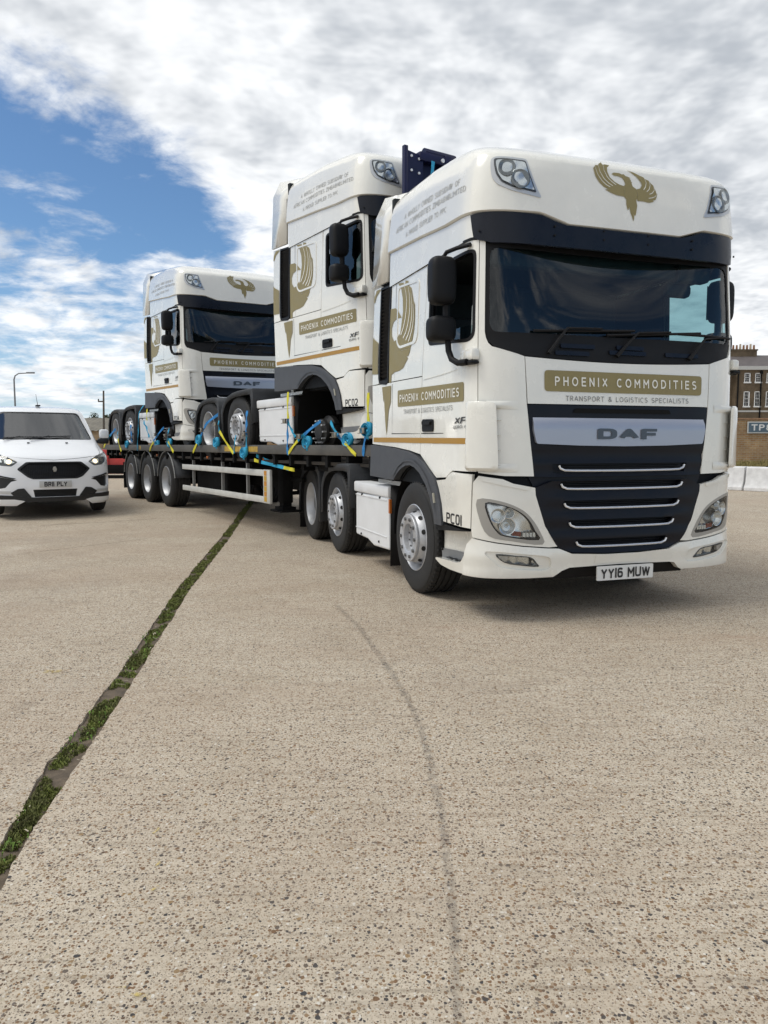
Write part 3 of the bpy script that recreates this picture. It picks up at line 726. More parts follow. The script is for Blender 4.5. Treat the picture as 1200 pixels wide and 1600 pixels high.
        for zz, dz in ((1.655, 1), (1.152, -1)):
            vs = []; ns = 12
            for i in range(ns + 1):
                u = .90 + .24 * i / ns; hgt = .062 * (i / ns) ** 1.6
                vs += [body(sg * u, zz + dz * .012, .002), body(sg * u, zz - dz * (.030 - .018 * (1 - i / ns)), .004 + hgt), body(sg * u, zz - dz * .05, .002)]
            mesh_obj('deflector_lip', vs, [(3 * i + a, 3 * i + a + 1, 3 * i + a + 4, 3 * i + a + 3) for i in range(ns) for a in (0, 1)], M_WHITE, vane, True)
        # headlamp panel with a real opening for the lamp
        hp = [(-.672, .730), (-.752, .965), (-.757, 1.022), (-.93, 1.055), (-1.01, 1.088), (-1.19, 1.112), (-1.232, 1.062), (-1.244, .70), (-1.236, .648), (-1.06, .617), (-.85, .588), (-.635, .568), (-.566, .572)]
        hpo = panel('headlamp_panel', body, mm(hp[::-1]), M_WHITE, T, holes=[mm(smooth_poly(LAMP_O, 3))], off=.004, thick=.03, step=.05)
        v, f = panel_geo(body, mm([(-.80, 1.03), (-.93, 1.05), (-1.01, 1.083), (-1.18, 1.104), (-1.16, 1.075), (-1.0, 1.04), (-.82, 1.005)][::-1]), (), .012, .01, .05); mesh_obj('shoulder', v, f, M_WHITE, hpo, True, angle=40)
        lamp = panel('headlamp', body, mm(smooth_poly(LAMP_O, 3)), M_LAMPG, T, holes=[mm(smooth_poly(LAMP_I, 3))], off=.006, thick=.04, step=.035)
        panel('lamp_bowl', body, mm(smooth_poly(LAMP_I, 3)), M_REFL, lamp, off=lambda u, v: -.035 - .014 * math.sin(abs(u) * 22) * math.sin(v * 18), step=.03)
        panel('lamp_gasket', body, mm(smooth_poly(LAMP_I, 3)), M_BLACK, lamp, holes=[mm(smooth_poly([(-.925 + (a + .925) * .94, .77 + (b - .77) * .93) for a, b in LAMP_I], 3))], off=.003, thick=.03, step=.03)
        for (u, v_, r_) in ((-1.04, .815, .052), (-.955, .835, .036), (-.97, .735, .060)):
            bl = MB(); c0 = Vector(body(sg * -u, v_, -.02)); n0 = (Vector(body(sg * -u, v_, .1)) - c0).normalized()
            bl.lathe([(r_, -.018), (r_ * 1.05, -.024), (r_ * .96, -.022), (r_ * .8, .004), (r_ * .45, .026), (r_ * .3, .020), (0.001, .006)], 24)
            bo = bl.build('lamp_reflector', M_REFL, lamp); bo.location = c0; bo.rotation_mode = 'QUATERNION'; bo.rotation_quaternion = n0.to_track_quat('-Y', 'Z')
        panel('indicator', body, mm([(-.93, .665), (-.86, .656), (-.86, .690), (-.93, .70)]), mat('indicator_red', (.16, .03, .015), .3), lamp, off=-.012, thick=.01, step=.03)
        for k in range(4): panel('lamp_cell', body, mm([(-.845 + .026 * k, .653), (-.825 + .026 * k, .650), (-.825 + .026 * k, .682), (-.845 + .026 * k, .685)]), M_REFL, lamp, off=-.006, thick=.012, step=.03)
        panel('lens', body, mm(smooth_poly(LAMP_I, 3)), M_LENS, lamp, off=.004, step=.05)
        # fog lamp
        fog = panel('fog_lamp', body, mm(smooth_poly(FOG_I, 3)), M_REFL, T, off=lambda u, v: -.015 - .012 * math.sin(abs(u) * 60), step=.02)
        panel('fog_bezel', body, mm(smooth_poly(FOG_I, 3)), M_LAMPDK, fog, holes=[mm(smooth_poly([(-.885 + (a + .885) * .93, .476 + (b - .476) * .80) for a, b in FOG_I], 3))], off=.010, thick=.03, step=.03)
        panel('fog_blank', body, mm([(-1.04, .518), (-.965, .508), (-.975, .470), (-1.0, .472)]), M_LAMPG, fog, off=.012, thick=.02, step=.03)
        panel('fog_lens', body, mm(smooth_poly(FOG_I, 3)), M_LENS, fog, off=.013, step=.05)
        # roof work lamps
        rl = panel('roof_lamp', roofo, mm(round_poly(ROOF_LO, .03)), M_SILVERP, T, off=.019, thick=.02, step=.05)
        panel('lamp_bezel', roofo, mm(round_poly(ROOF_LI, .02)), M_LAMPDK, rl, off=.0225, step=.04)
        inn = [(-.955 + (a + .955) * .90, .60 + (b - .60) * .88) for a, b in ROOF_LI]
        panel('lamp_bowl', roofo, mm(round_poly(inn, .02)), M_REFL, rl, off=lambda u, v: .027 + .004 * math.sin(abs(u) * 45) * math.sin(v * 40), step=.02)
        for (u, v_, r_) in ((-1.022, .652, .062), (-.915, .552, .070)):
            c0 = Vector(roofo(sg * -u, v_, .026)); n0 = (Vector(roofo(sg * -u, v_, .1)) - c0).normalized()
            bl = MB(); bl.lathe([(r_, .0), (r_ * 1.02, -.008), (r_ * .94, -.009), (r_ * .8, -.003), (r_ * .5, .002), (.001, .003)], 24)
            bo = bl.build('lamp_projector', mat('projector_glass', (.16, .17, .175), .12, metal=.6), rl); bo.location = c0; bo.rotation_mode = 'QUATERNION'; bo.rotation_quaternion = n0.to_track_quat('-Y', 'Z')
        panel('lens', roofo, mm(round_poly(ROOF_LI, .02)), M_LENS, rl, off=.040, step=.06)
        # mirrors
        mr = empty('mirror', (0, 0, 0), (0, 0, 0), T)
        y0 = -1.345 if sg < 0 else 1.30
        def shell(name, cx, cz, hx, hy, hz, p, m_):
            mb = MB(); nu, nv = 20, 14; vs = []
            pw = lambda c: math.copysign(abs(c) ** p, c)
            for j in range(nv + 1):
                ph = -math.pi / 2 + math.pi * j / nv
                for i in range(nu):
                    th = 2 * math.pi * i / nu
                    x = pw(math.cos(ph)) * pw(math.cos(th)); x = x if x > 0 else x * .35
                    vs.append((cx + hx * x, y0 + hy * pw(math.cos(ph)) * pw(math.sin(th)), cz + hz * pw(math.sin(ph))))
            fs = [(j * nu + i, j * nu + (i + 1) % nu, (j + 1) * nu + (i + 1) % nu, (j + 1) * nu + i) for j in range(nv) for i in range(nu)]
            mb.add(vs, fs); return mb.build(name, m_, mr, True, 80)
        shell('mirror_housing', -.475, 2.585, .105, .103, .180, .42, M_BLACK)
        shell('wide_mirror_housing', -.49, 2.225, .115, .110, .098, .5, M_BLACK)
        mbx = MB(); mbx.box((-.525, y0 - .085, 2.44), (-.519, y0 + .085, 2.73)); mbx.box((-.543, y0 - .085, 2.16), (-.537, y0 + .085, 2.29)); mbx.build('mirror_glass', M_CHROME, mr, False)
        ar = MB(); ar.tube([(-.44, sg * 1.30, 2.16), (-.42, sg * 1.30, 2.06), (-.37, sg * 1.295, 1.99), (-.29, sg * 1.28, 1.955), (-.20, sg * 1.25, 1.955)], .024, 10); ar.build('mirror_arm', M_BLACK, mr)
        ar = MB(); ar.tube([(-.47, sg * 1.30, 2.30), (-.47, sg * 1.30, 2.42)], .03, 8); ar.build('mirror_arm', M_BLACK, mr)
        ar = MB(); ar.tube([(-.47, sg * 1.33, 2.76), (-.45, sg * 1.31, 2.80), (-.37, sg * 1.26, 2.815), (-.26, sg * 1.20, 2.82)], .016, 8); ar.build('mirror_arm', M_BLACK, mr)
        br = MB(); br.box((-.36, sg * 1.17, 1.965), (-.14, sg * 1.240, 2.055), 0, .02); br.build('mirror_bracket', M_WHITE, mr)
        b2 = MB(); b2.box((-.35, sg * 1.175, 1.938), (-.135, sg * 1.25, 1.962), 0, .01); b2.build('bracket_foot', M_BLACK, mr)
        # livery on this side
        panel('amber_stripe', body, mm([(-3.56, 1.371), (-1.278, 1.348), (-1.278, 1.394), (-3.56, 1.418)]), M_AMBER, T, off=.0035, step=.1)
        panel('side_banner', body, mm(round_poly([(-2.828, 1.698), (-1.362, 1.672), (-1.362, 1.818), (-2.828, 1.852)], .022)), M_GOLD, T, off=.0035, step=.1)
        gx = -2.828 if sg < 0 else 1.362; gy = 1.466
        if sg < 0:
            lettering('lettering', body, 'PHOENIX COMMODITIES', -2.765, -1.43, 1.736, 1.807, M_CREAMTXT, T, .007, .16, True, slope=-.019)
            lettering('lettering', body, 'TRANSPORT & LOGISTICS SPECIALISTS', -2.66, -1.56, 1.626, 1.666, M_GREYTXT, T, .005, .12, False, slope=-.012)
            lettering('badge', body, 'XF', -1.52, -1.335, 1.505, 1.555, M_BLACKTXT, T, .006, .0, True, shear=.5)
            lettering('badge', body, 'EURO 6', -1.53, -1.31, 1.468, 1.492, M_GREYTXT, T, .006, .02, True)
        emo = None
        for k_, pl in enumerate([PB, PT, PW] + PEX):
            o = panel('side_emblem' if k_ == 0 else 'emblem_piece', body, mm(pl), M_GOLD, emo or T, off=.0035 + k_ * .0005, step=.08)
            emo = emo or o
        for sl in PSL:
            v, f = ribbon(body, mm(sl), .017, .0075); mesh_obj('feather_line', v, f, M_CREAMTXT, emo)
    # ---- roof: lower strip, upper fairing, text
    def crease_t(s):
        a = abs(s)
        return .245 if a < 1.75 else .245 + (a - 1.75) * .071
    for sg in (-1, 1):
        low = [(-3.10, .0), (-1.215, .0), (-1.25, .16), (-1.27, crease_t(1.27) - .006)] + [(-a, crease_t(a) - .006) for a in (1.5, 1.75, 2.1, 2.5, 2.9, 3.12)]
        panel('roof_side', roofo, low if sg < 0 else mir(low), M_WHITE, T, off=-.012, thick=.04, step=.09)
        lip = [(-3.11, -.006), (-1.205, -.012), (-1.205, -.030), (-3.11, -.024)]
        v, f = panel_geo(body, [(a, 2.865 + (b + .018)) for a, b in (lip if sg < 0 else mir(lip))], (), .010, .02, .1); mesh_obj('gutter', v, f, M_BLACK, T, True, angle=40)
    def lip_t(s):
        a = abs(s)
        if a < .5: return .150
        if a < .72: return .150 + (a - .5) / .22 * .088
        return max(.238, crease_t(s))
    ns = 150; ts = [0, .012, .03, .06, .10, .16, .22, .30, .38, .46, .54, .60, .66, .70, .74, .77, .80, .83, .855, .88, .91, .935, .955, .975, 1.0]
    V = []; F = []
    S0 = 3.135
    for i in range(ns + 1):
        s = -S0 + 2 * S0 * i / ns
        l0 = lip_t(s)
        V.append(roofo(s, l0, -.075)); V.append(roofo(s, l0, -.002))
        for t in ts[1:]:
            tt = l0 + (1 - l0) * t
            p = roofo(s, min(tt, .999), .012 * min(1, t / .012))
            V.append(p)
    k = len(ts) + 1
    for i in range(ns):
        for j in range(k - 1): F.append((i * k + j, (i + 1) * k + j, (i + 1) * k + j + 1, i * k + j + 1))
    rf_ = mesh_obj('roof_fairing', V, F, M_WHITE, T, True, angle=50)
    rb = MB(); rb.prism([(-2.12, .98), (-2.12, 3.70), (-2.06, 3.70), (-2.06, .98)], -1.16, 1.16); rb.build('cab_rear_wall', M_INT2, T, False)
    lettering('lettering', roofo, 'A WHOLLY OWNED SUBSIDIARY OF', -2.72, -1.45, .560, .612, M_PALETXT, T, .0145, .08, False, shear=0, slope=-.004, sw=.13)
    lettering('lettering', roofo, 'AFRICAN COMMODITIES ZIMBABWE LIMITED', -2.92, -1.34, .478, .530, M_PALETXT, T, .0145, .08, False, shear=0, slope=-.004, sw=.13)
    lettering('lettering', roofo, 'A PROUD SUPPLIER TO PPC', -2.64, -1.73, .372, .424, M_PALETXT, T, .0145, .08, False, shear=0, slope=-.004, sw=.13)
    polys, slits = emblem_polys()
    em_map = lambda x, y: (.033 + (x - 290) * .00120, .738 - (y - 265) * .00113)
    emo = None
    for i, pl in enumerate(polys):
        pp = [em_map(x, y) for x, y in pl]
        a = sum(pp[k][0] * pp[(k + 1) % len(pp)][1] - pp[(k + 1) % len(pp)][0] * pp[k][1] for k in range(len(pp)))
        if a < 0: pp = pp[::-1]
        o = panel('emblem' if i == 0 else 'emblem_wing', roofo, pp, M_GOLD, T if i == 0 else emo, off=.0155 + i * .0004, step=.06)
        emo = emo or o
    for sl in slits:
        v, f = ribbon(roofo, [em_map(x, y) for x, y in sl], .006, .0172); mesh_obj('feather_line', v, f, M_CREAMTXT, emo)
    # ---- visor
    vis = [(-1.285, 3.035), (-1.245, 2.865), (-1.21, 2.845), (-1.10, 2.815), (-.6, 2.803), (0, 2.80), (.6, 2.803), (1.10, 2.815), (1.21, 2.845), (1.245, 2.865), (1.285, 3.035), (1.0, 3.035), (.72, 3.02), (.62, 2.985), (.52, 2.96), (0, 2.955), (-.52, 2.96), (-.62, 2.985), (-.72, 3.02), (-1.0, 3.035)]
    vz = panel('sun_visor', upper, vis, M_GLOSSBLK, T, off=lambda s, z: .004 + .010 * math.cos(s * 2.2) - .06 * max(0, (z - 2.93)), thick=.03, step=.06)
    sc_ = MB()
    for s in (-1.19, -.62, -.2, .2, .62, 1.19):
        for zz in ((2.90,) if abs(s) > 1 else (2.88, 2.945)):
            c = Vector(upper(s, zz, .016)); n0 = (Vector(upper(s, zz, .1)) - c).normalized(); sc_.tube([c - n0 * .01, c + n0 * .003], .008, 8)
    sc_.build('visor_screw', M_BLACK, vz)['kind'] = 'stuff'
    # ---- front: windscreen, cowl, wipers, white panel
    def ws(z0, e, ztop=2.88): return [(-WS_EDGE + e, z0), (WS_EDGE - e, z0), (WS_EDGE - e, ztop), (-WS_EDGE + e, ztop)]
    wsp = [(-1.152, 2.150), (1.152, 2.150), (1.152, 2.88), (-1.152, 2.88)]
    panel('windscreen', body, [(-1.135, 2.15), (1.135, 2.15), (1.135, 2.87), (-1.135, 2.87)], M_GLASS, T, off=-.014, step=.08)
    panel('windscreen_surround', body, round_poly(wsp, .05), M_BLACK, T, holes=[round_poly([(-1.118, 2.17), (1.118, 2.17), (1.118, 2.79), (-1.118, 2.79)], .08)], off=-.008, thick=.02, step=.08)
    cw = [(s / 20 * 1.14, cowl_z(s / 20 * 1.14) + .003) for s in range(-20, 21)]
    cwl = panel('wiper_cowl', body, cw + [(1.152, 2.168), (-1.152, 2.168)], M_BLACK, T, off=lambda s, z: -.004 + .006 * math.sin((z - 1.97) * 30), thick=.02, step=.05)
    for s0, s1, zz in ((-.60, -.30, 2.03), (-.12, .22, 2.05), (.40, .72, 2.05), (-.55, -.25, 2.085), (-.05, .2, 2.09)):
        v, f = panel_geo(body, round_poly([(s0, zz - .016), (s1, zz - .016), (s1, zz + .016), (s0, zz + .016)], .01), (), .012, .02, .06); mesh_obj('cowl_grip', v, f, M_GLOSSBLK, cwl, True, angle=40)
    for a, b, c in (((-.66, 2.02), (-.50, 2.215), (.12, 2.225)), ((-.06, 2.02), (.14, 2.21), (.75, 2.235)), ((.62, 2.02), (.78, 2.19), (1.10, 2.215))):
        w = MB()
        def wp(p, o): return body(p[0], p[1], o)
        w.tube([wp(a, .02), wp(((a[0] * .5 + b[0] * .5), (a[1] + b[1]) / 2 + .01), .035), wp(b, .03)], [.016, .012, .009], 8)
        blp = [(b[0] - .28 + (c[0] - b[0] + .28) * i / 10, b[1] - .03 + (c[1] - b[1] + .03) * i / 10) for i in range(11)]
        if c[0] > 1: blp = [(b[0] - .25 + (c[0] - b[0] + .25) * i / 10, b[1] + .03 + (c[1] - b[1] - .03) * i / 10) for i in range(11)]
        w.tube([wp(b, .03), wp(((b[0] + c[0]) / 2, (b[1] + c[1]) / 2 + .006), .03)], [.009, .007], 6)
        w.tube([wp(p, .012) for p in blp], .011, 6)
        w.build('wiper', M_BLACK, T)
    fp = [(-.826, 1.648), (.826, 1.648), (.842, cowl_z(.842) - .004)] + [(.84 - 1.684 * i / 16, cowl_z(.84 - 1.684 * i / 16) - .004) for i in range(1, 17)]
    fpo = panel('front_panel', body, fp, M_WHITE, T, thick=.03, step=.07)
    panel('front_banner', body, round_poly([(-.690, 1.742), (.755, 1.738), (.76, 1.893), (-.690, 1.899)], .03), M_GOLD, T, off=.004, step=.08)
    lettering('lettering', body, 'PHOENIX COMMODITIES', -.605, .70, 1.784, 1.853, M_CREAMTXT, T, .008, .42, True)
    lettering('lettering', body, 'TRANSPORT & LOGISTICS SPECIALISTS', -.512, .622, 1.672, 1.711, M_GREYTXT, T, .006, .16, False)
    # ---- grille
    gr = panel('grille', body, [(-.752, 1.022), (-.752, .96), (-.669, .724), (-.566, .568), (-.446, .522), (-.15, .506), (.15, .506), (.446, .522), (.566, .568), (.669, .724), (.752, .96), (.752, 1.022), (.80, 1.105), (.824, 1.642), (-.824, 1.642), (-.80, 1.105)], M_GRILLE, T, off=-.035, thick=.03, step=.07)
    panel('grille_frame', body, [(-.80, 1.105), (-.62, 1.10), (.62, 1.10), (.80, 1.105), (.826, 1.642), (-.826, 1.642)], M_GRILLE, gr, holes=[[(-.60, 1.13), (.60, 1.13), (.62, 1.20), (-.62, 1.20)]], off=lambda s, z: -.002 - .012 * math.sin((z - 1.2) * 26) ** 2 * (1 if z < 1.34 else 0), thick=.03, step=.04)
    lowg = [(-.752, .96), (-.669, .724), (-.566, .568), (-.446, .522), (-.15, .506), (.15, .506), (.446, .522), (.566, .568), (.669, .724), (.752, .96), (.752, 1.022), (.62, 1.07), (-.62, 1.07), (-.752, 1.022)]
    zs = [1.147, 1.008, .861, .713, .563]; hw_ = [.575, .553, .523, .477, .414]
    holes = []
    for i in (1, 2, 3, 4): holes.append(round_poly([(-hw_[i] + .03, zs[i] + .012), (hw_[i] - .03, zs[i] + .012), (hw_[i] + .005, zs[i] + .058), (-hw_[i] - .005, zs[i] + .058)], .015))
    panel('lower_grille_frame', body, lowg, M_GRILLE, gr, holes=holes, off=lambda s, z: .002 + .020 * math.sin((z - .563) / .148 * math.pi) ** 2 * (1 - min(1, (abs(s) / .72) ** 4)), thick=.04, step=.035)
    for i in range(5):
        pts = [(-hw_[i], zs[i] + .040), (-hw_[i] + .012, zs[i] + .018), (-hw_[i] + .05, zs[i] + .004)] + [(-hw_[i] + .05 + (2 * hw_[i] - .10) * k / 12, zs[i] + .002 - .004 * math.sin(math.pi * k / 12)) for k in range(1, 12)] + [(hw_[i] - .05, zs[i] + .004), (hw_[i] - .012, zs[i] + .018), (hw_[i], zs[i] + .040)]
        c = MB(); c.tube([body(u, v, .022) for u, v in pts], .0085, 6); c.build('chrome_strip', M_CHROME, gr)
    # fine mesh behind the openings
    gm = MB()
    for i in range(5):
        for z in (zs[i] + .024, zs[i] + .038, zs[i] + .052):
            gm.tube([body(-hw_[i] + .02 + (2 * hw_[i] - .04) * k / 14, z, -.022) for k in range(15)], .0035, 4, caps=False)
    g_ = gm.build('grille_mesh', M_BLACK, gr); g_['kind'] = 'stuff'
    sp = [(-.76, 1.352), (-.4, 1.338), (0, 1.332), (.4, 1.338), (.76, 1.352), (.785, 1.45), (.785, 1.558), (-.785, 1.558), (-.785, 1.45)]
    spo = panel('badge_panel', body, round_poly(sp, .015), M_SILVER, gr, off=lambda s, z: .022 - .030 * max(0, (z - 1.49) / .068) ** 1.2, thick=.03, step=.04)
    lettering('badge', body, 'DAF', -.245, .30, 1.386, 1.468, mat('badge_grey', (.085, .10, .12), .35, metal=.4), gr, .030, .0, True, sw=.26, q=.6)
    slot = panel('grille_slot', body, round_poly([(-.45, 1.585), (.45, 1.585), (.43, 1.618), (-.43, 1.618)], .01), M_DARK, gr, off=.006, step=.06)
    # ---- bumper
    top = [(-1.236, .640), (-1.06, .609), (-.85, .580), (-.640, .560), (-.556, .556), (-.446, .512), (-.15, .496), (.15, .496), (.446, .512), (.556, .556), (.640, .560), (.85, .580), (1.06, .609), (1.236, .640)]
    bot = [(1.318, .352), (1.14, .345), (.80, .338), (.60, .336), (.56, .352), (.515, .396), (.46, .404), (0, .41), (-.46, .404), (-.53, .382), (-.60, .338), (-.80, .338), (-1.14, .345), (-1.318, .352), (-1.30, .52), (-1.285, .59)]
    bp = (bot + top + [(1.285, .59), (1.30, .52)])
    bmp = panel('bumper', body, bp, M_WHITE, T, holes=[smooth_poly(FOG_O, 3), smooth_poly(mir(FOG_O), 3)], off=lambda s, z: .008 + .014 * max(0, min(1, (.60 - z) / .1)) + .010 * max(0, min(1, (.42 - z) / .05)), thick=.05, step=.035)
    for sg in (-1, 1):
        FO = smooth_poly(FOG_O if sg < 0 else mir(FOG_O), 3)
        panel('fog_recess', body, FO, M_WHITE, bmp, holes=[smooth_poly(FOG_I if sg < 0 else mir(FOG_I), 3)], off=.006, thick=.03, step=.035)
    v, f = panel_geo(body, [(-.24, .425), (.13, .425), (.13, .492), (-.24, .492)], (), .026, .008, .06); mesh_obj('tow_cover', v, f, M_WHITE, bmp, True, angle=40)
    panel('lower_valance', body, [(-.70, .30), (.70, .30), (.64, .47), (-.64, .47)], M_BLACK, T, off=-.06, thick=.10, step=.08)
    pfn = lambda u, v, o=0.: (.006 + o, u, v)
    np_ = panel('number_plate', pfn, round_poly([(-.233, .292), (.287, .292), (.287, .403), (-.233, .403)], .008), M_PLATE, T, off=.030, thick=.012, step=.07)
    lettering('plate_lettering', pfn, 'YY16 MUW', -.200, .254, .308, .387, M_BLACKTXT, np_, .034, .02, True, sw=.20, q=.62)
    # ---- cab interior
    panel('cab_lining', body, [(-3.0, 1.0), (3.0, 1.0), (3.0, 2.84), (-3.0, 2.84)], M_INT, T, holes=[[(-1.13, 2.10), (1.13, 2.10), (1.13, 2.83), (-1.13, 2.83)], round_poly([(-2.06, 2.19), (-1.30, 2.13), (-1.25, 2.17), (-1.25, 2.76), (-2.06, 2.78)], .05), round_poly(mir([(-2.06, 2.19), (-1.30, 2.13), (-1.25, 2.17), (-1.25, 2.76), (-2.06, 2.78)]), .05)], off=-.055, step=.12)
    it = MB(); it.box((-2.05, -1.10, .98), (-.25, 1.10, 1.03)); it.build('cab_floor', M_INT, T, False)
    it = MB(); it.box((-2.05, -1.13, 2.86), (-.22, 1.13, 2.90)); it.box((-.42, -1.05, 2.70), (-.30, 1.05, 2.86), 0, .03); it.box((-2.05, -1.1, 2.35), (-1.65, 1.1, 2.86), 0, .04); it.build('headlining', M_INT2, T)
    it = MB(); it.box((-.75, -1.10, 1.55), (-.16, 1.10, 2.08), 0, .06); it.box((-.80, -.95, 2.05), (-.45, -.20, 2.17), 0, .05); it.build('dashboard', M_INT2, T)
    for yy in (-.62, .62):
        st = MB(); st.box((-1.55, yy - .26, 1.45), (-1.0, yy + .26, 1.62), 0, .06); st.box((-1.68, yy - .25, 1.6), (-1.50, yy + .25, 2.28), 0, .07); st.box((-1.66, yy - .14, 2.28), (-1.54, yy + .14, 2.52), 0, .05); st.box((-1.4, yy - .15, 1.03), (-1.1, yy + .15, 1.45)); st.build('seat', mat('seat_fabric', (.03, .035, .042), .9, noise=.2), T)
    sw = MB(); c = Vector((-.88, -.6, 2.10)); ax = Vector((-.55, 0, .83)).normalized(); e1 = Vector((0, 1, 0)); e2 = ax.cross(e1)
    sw.tube([c + (e1 * math.cos(2 * math.pi * k / 24) + e2 * math.sin(2 * math.pi * k / 24)) * .23 for k in range(25)], .016, 8); sw.tube([c - e1 * .22, c + e1 * .22], .018, 6); sw.tube([c, c - ax * .3], .03, 8); sw.build('steering_wheel', M_BLACK, T)
    im = MB(); im.box((-.36, .58, 2.56), (-.27, .84, 2.68), 0, .05); im.tube([(-.30, .70, 2.68), (-.28, .70, 2.85)], .02, 6); im.build('kerb_mirror', M_BLACK, T)
    cu_ = MB()
    for yy in (-.96,):
        cu_.tube([(-.62, yy, 2.08), (-.62, yy, 2.45), (-.6, yy, 2.52)], [.06, .05, .012], 8)
    cu_.build('cab_bottle', mat('bottle_pale', (.42, .44, .43), .5), T)
    # ---- chassis
    ch = MB()
    for yy in (-.42, .42): ch.box((-6.30, yy - .04, .72), (-.5, yy + .04, .98))
    for xx in (-6.2, -4.75, -3.4, -2.6): ch.box((xx - .06, -.42, .76), (xx + .06, .42, .94))
    ch.box((-2.0, -.55, .38), (-.35, .55, 1.0), 0, .05); ch.box((-.45, -1.0, .36), (-.12, 1.0, 1.08)); ch.box((-.75, -1.05, .62), (-.4, 1.05, 1.1))
    ch.box((-3.30, -1.0, .32), (-2.15, -.5, .95)); ch.box((-3.30, .5, .32), (-2.15, 1.0, .95))
    ch.build('chassis', M_DARK, T, False)
    ax = MB()
    for xx in (-1.37, -4.06, -5.42): ax.tube([(xx, -1.0, .5), (xx, 1.0, .5)], .07, 10)
    ax.tube([(-5.42, -.22, .5), (-5.42, 0, .5), (-5.42, .22, .5)], [.1, .24, .1], 14); ax.build('axle', M_DARK, T)
    fw = MB(); fw.box((-5.55, -.45, 1.02), (-4.55, .45, 1.10), 0, .02); fw.box((-5.3, -.5, .9), (-4.75, .5, 1.03)); fw.build('fifth_wheel', M_STEEL, T)
    su = MB(); su.tube([(-2.45, .3, 1.0), (-2.45, .3, 1.9)], .06, 8); su.tube([(-2.35, -.2, 1.5), (-2.7, -.25, 1.3), (-3.2, -.2, 1.15), (-3.8, 0, 1.1)], .02, 6); su.tube([(-2.35, 0, 1.6), (-2.8, 0, 1.35), (-3.4, .1, 1.15)], .02, 6); su.build('air_line', M_BLACK, T)
    for sg in (-1, 1):
        # wheel housing liner behind the arch
        lin = MB(); n = 16; pr = [(-1.37 + .60 * math.cos(R(a)), .55 + .60 * math.sin(R(a))) for a in [-8 + 196 * i / n for i in range(n + 1)]]
        lin.add([(x, sg * 1.19, z) for x, z in pr] + [(x, sg * .55, z) for x, z in pr], [(i, i + 1, n + 2 + i, n + 1 + i) for i in range(n)]); lin.add([(x, sg * .56, z) for x, z in pr] , [tuple(range(n + 1))])
        lin.build('wheel_liner', M_DARK, T)
        fl = MB(); fl.add([(-2.06, sg * 1.19, .94), (-2.06, sg * .80, .94), (-2.13, sg * .80, .12), (-2.13, sg * 1.17, .12)], [(0, 1, 2, 3)]); fo = fl.build('mud_flap', M_BLACK, T); so = fo.modifiers.new('s', 'SOLIDIFY'); so.thickness = .014
        # side locker box
        bx = MB(); prof = [(-2.14, .28), (-2.64, .262), (-2.86, .31), (-3.30, .318), (-3.30, .80), (-2.15, .818)]
        bx.prism(prof, sg * 1.185, sg * .75); bxo = bx.build('side_locker', M_WHITE2, T, False)
        bvm = bxo.modifiers.new('b', 'BEVEL'); bvm.width = .02; bvm.segments = 2; bvm.limit_method = 'ANGLE'
        ld = MB(); ld.box((-3.335, sg * .72, .812), (-2.135, sg * 1.20, .928), 0, .018); ld.build('locker_lid', M_WHITE2, T)
        for z0 in (.775, .40):
            v = MB(); v.box((-3.29, sg * 1.186, z0), (-2.20, sg * 1.191, z0 + .010)); v.build('locker_rib', M_WHITE2, bxo, False)
        bt = MB()
        for xx, zz in ((-3.05, .79), (-2.42, .795), (-3.08, .345), (-2.45, .33)): bt.tube([(xx, sg * 1.18, zz), (xx, sg * 1.196, zz)], .012, 8)
        bt.build('locker_bolt', M_BLACK, bxo)['kind'] = 'stuff'
        pl = MB(); pl.box((-2.55, sg * .70, .945), (-1.86, sg * 1.16, .985)); pl.build('walk_plate', mat('checker_plate', (.45, .47, .48), .4, metal=.5, bump=.5, bscale=70), T, False)
        rfl = MB(); rfl.box((-2.11, sg * 1.18, .66), (-2.07, sg * 1.2, .80)); rfl.build('side_reflector', M_ORANGE, T, False)
        mk = MB(); mk.box((-3.46, sg * 1.16, .68), (-3.40, sg * 1.2, .84)); mk.build('marker_lamp', mat('marker_brown', (.10, .035, .012), .4), T, False)
        # rear mudguards
        arc_guard('mudguard', -4.06, .47, .66, 172, 20, sg * 1.238, sg * .60, T, M_GUARD, flat=[(-4.725, .45), (-4.728, .80), (-4.66, .90), (-4.553, .985), (-4.40, 1.045), (-4.25, 1.075), (-4.0, 1.095), (-3.586, 1.105), (-3.40, 1.10), (-3.36, 1.04), (-3.36, .60)])
        arc_guard('mudguard', -5.42, .47, .66, 190, 8, sg * 1.238, sg * .55, T, M_GUARD, flat=[(-6.15, .30), (-6.10, .70), (-5.994, .85), (-5.845, .965), (-5.65, 1.025), (-5.45, 1.05), (-5.2, 1.055), (-4.95, 1.045), (-4.85, .98), (-4.82, .80), (-4.80, .30)])
        fl = MB(); fl.add([(-6.17, sg * 1.215, .62), (-6.17, sg * .55, .62), (-6.19, sg * .55, .09), (-6.19, sg * 1.215, .09)], [(0, 1, 2, 3)]); fo = fl.build('mud_flap', M_BLACK, T); so = fo.modifiers.new('s', 'SOLIDIFY'); so.thickness = .012
        # inner guard wall behind the gap between the axles
    return T
WINPOLY_OPEN = []
def add_window(T, opened):
    for sg in (-1, 1):
        base = [(-2.07, 2.185), (-1.30, 2.118), (-1.245, 2.16), (-1.245, 2.765), (-1.30, 2.78), (-2.05, 2.79), (-2.07, 2.76)]
        if opened and sg < 0: base = [(-2.07, 2.185), (-1.30, 2.118), (-1.245, 2.16), (-1.245, 2.235), (-2.07, 2.255)]
        panel('door_glass', body, base if sg < 0 else mir(base), M_SIDEGLASS, T, off=-.022, step=.12)
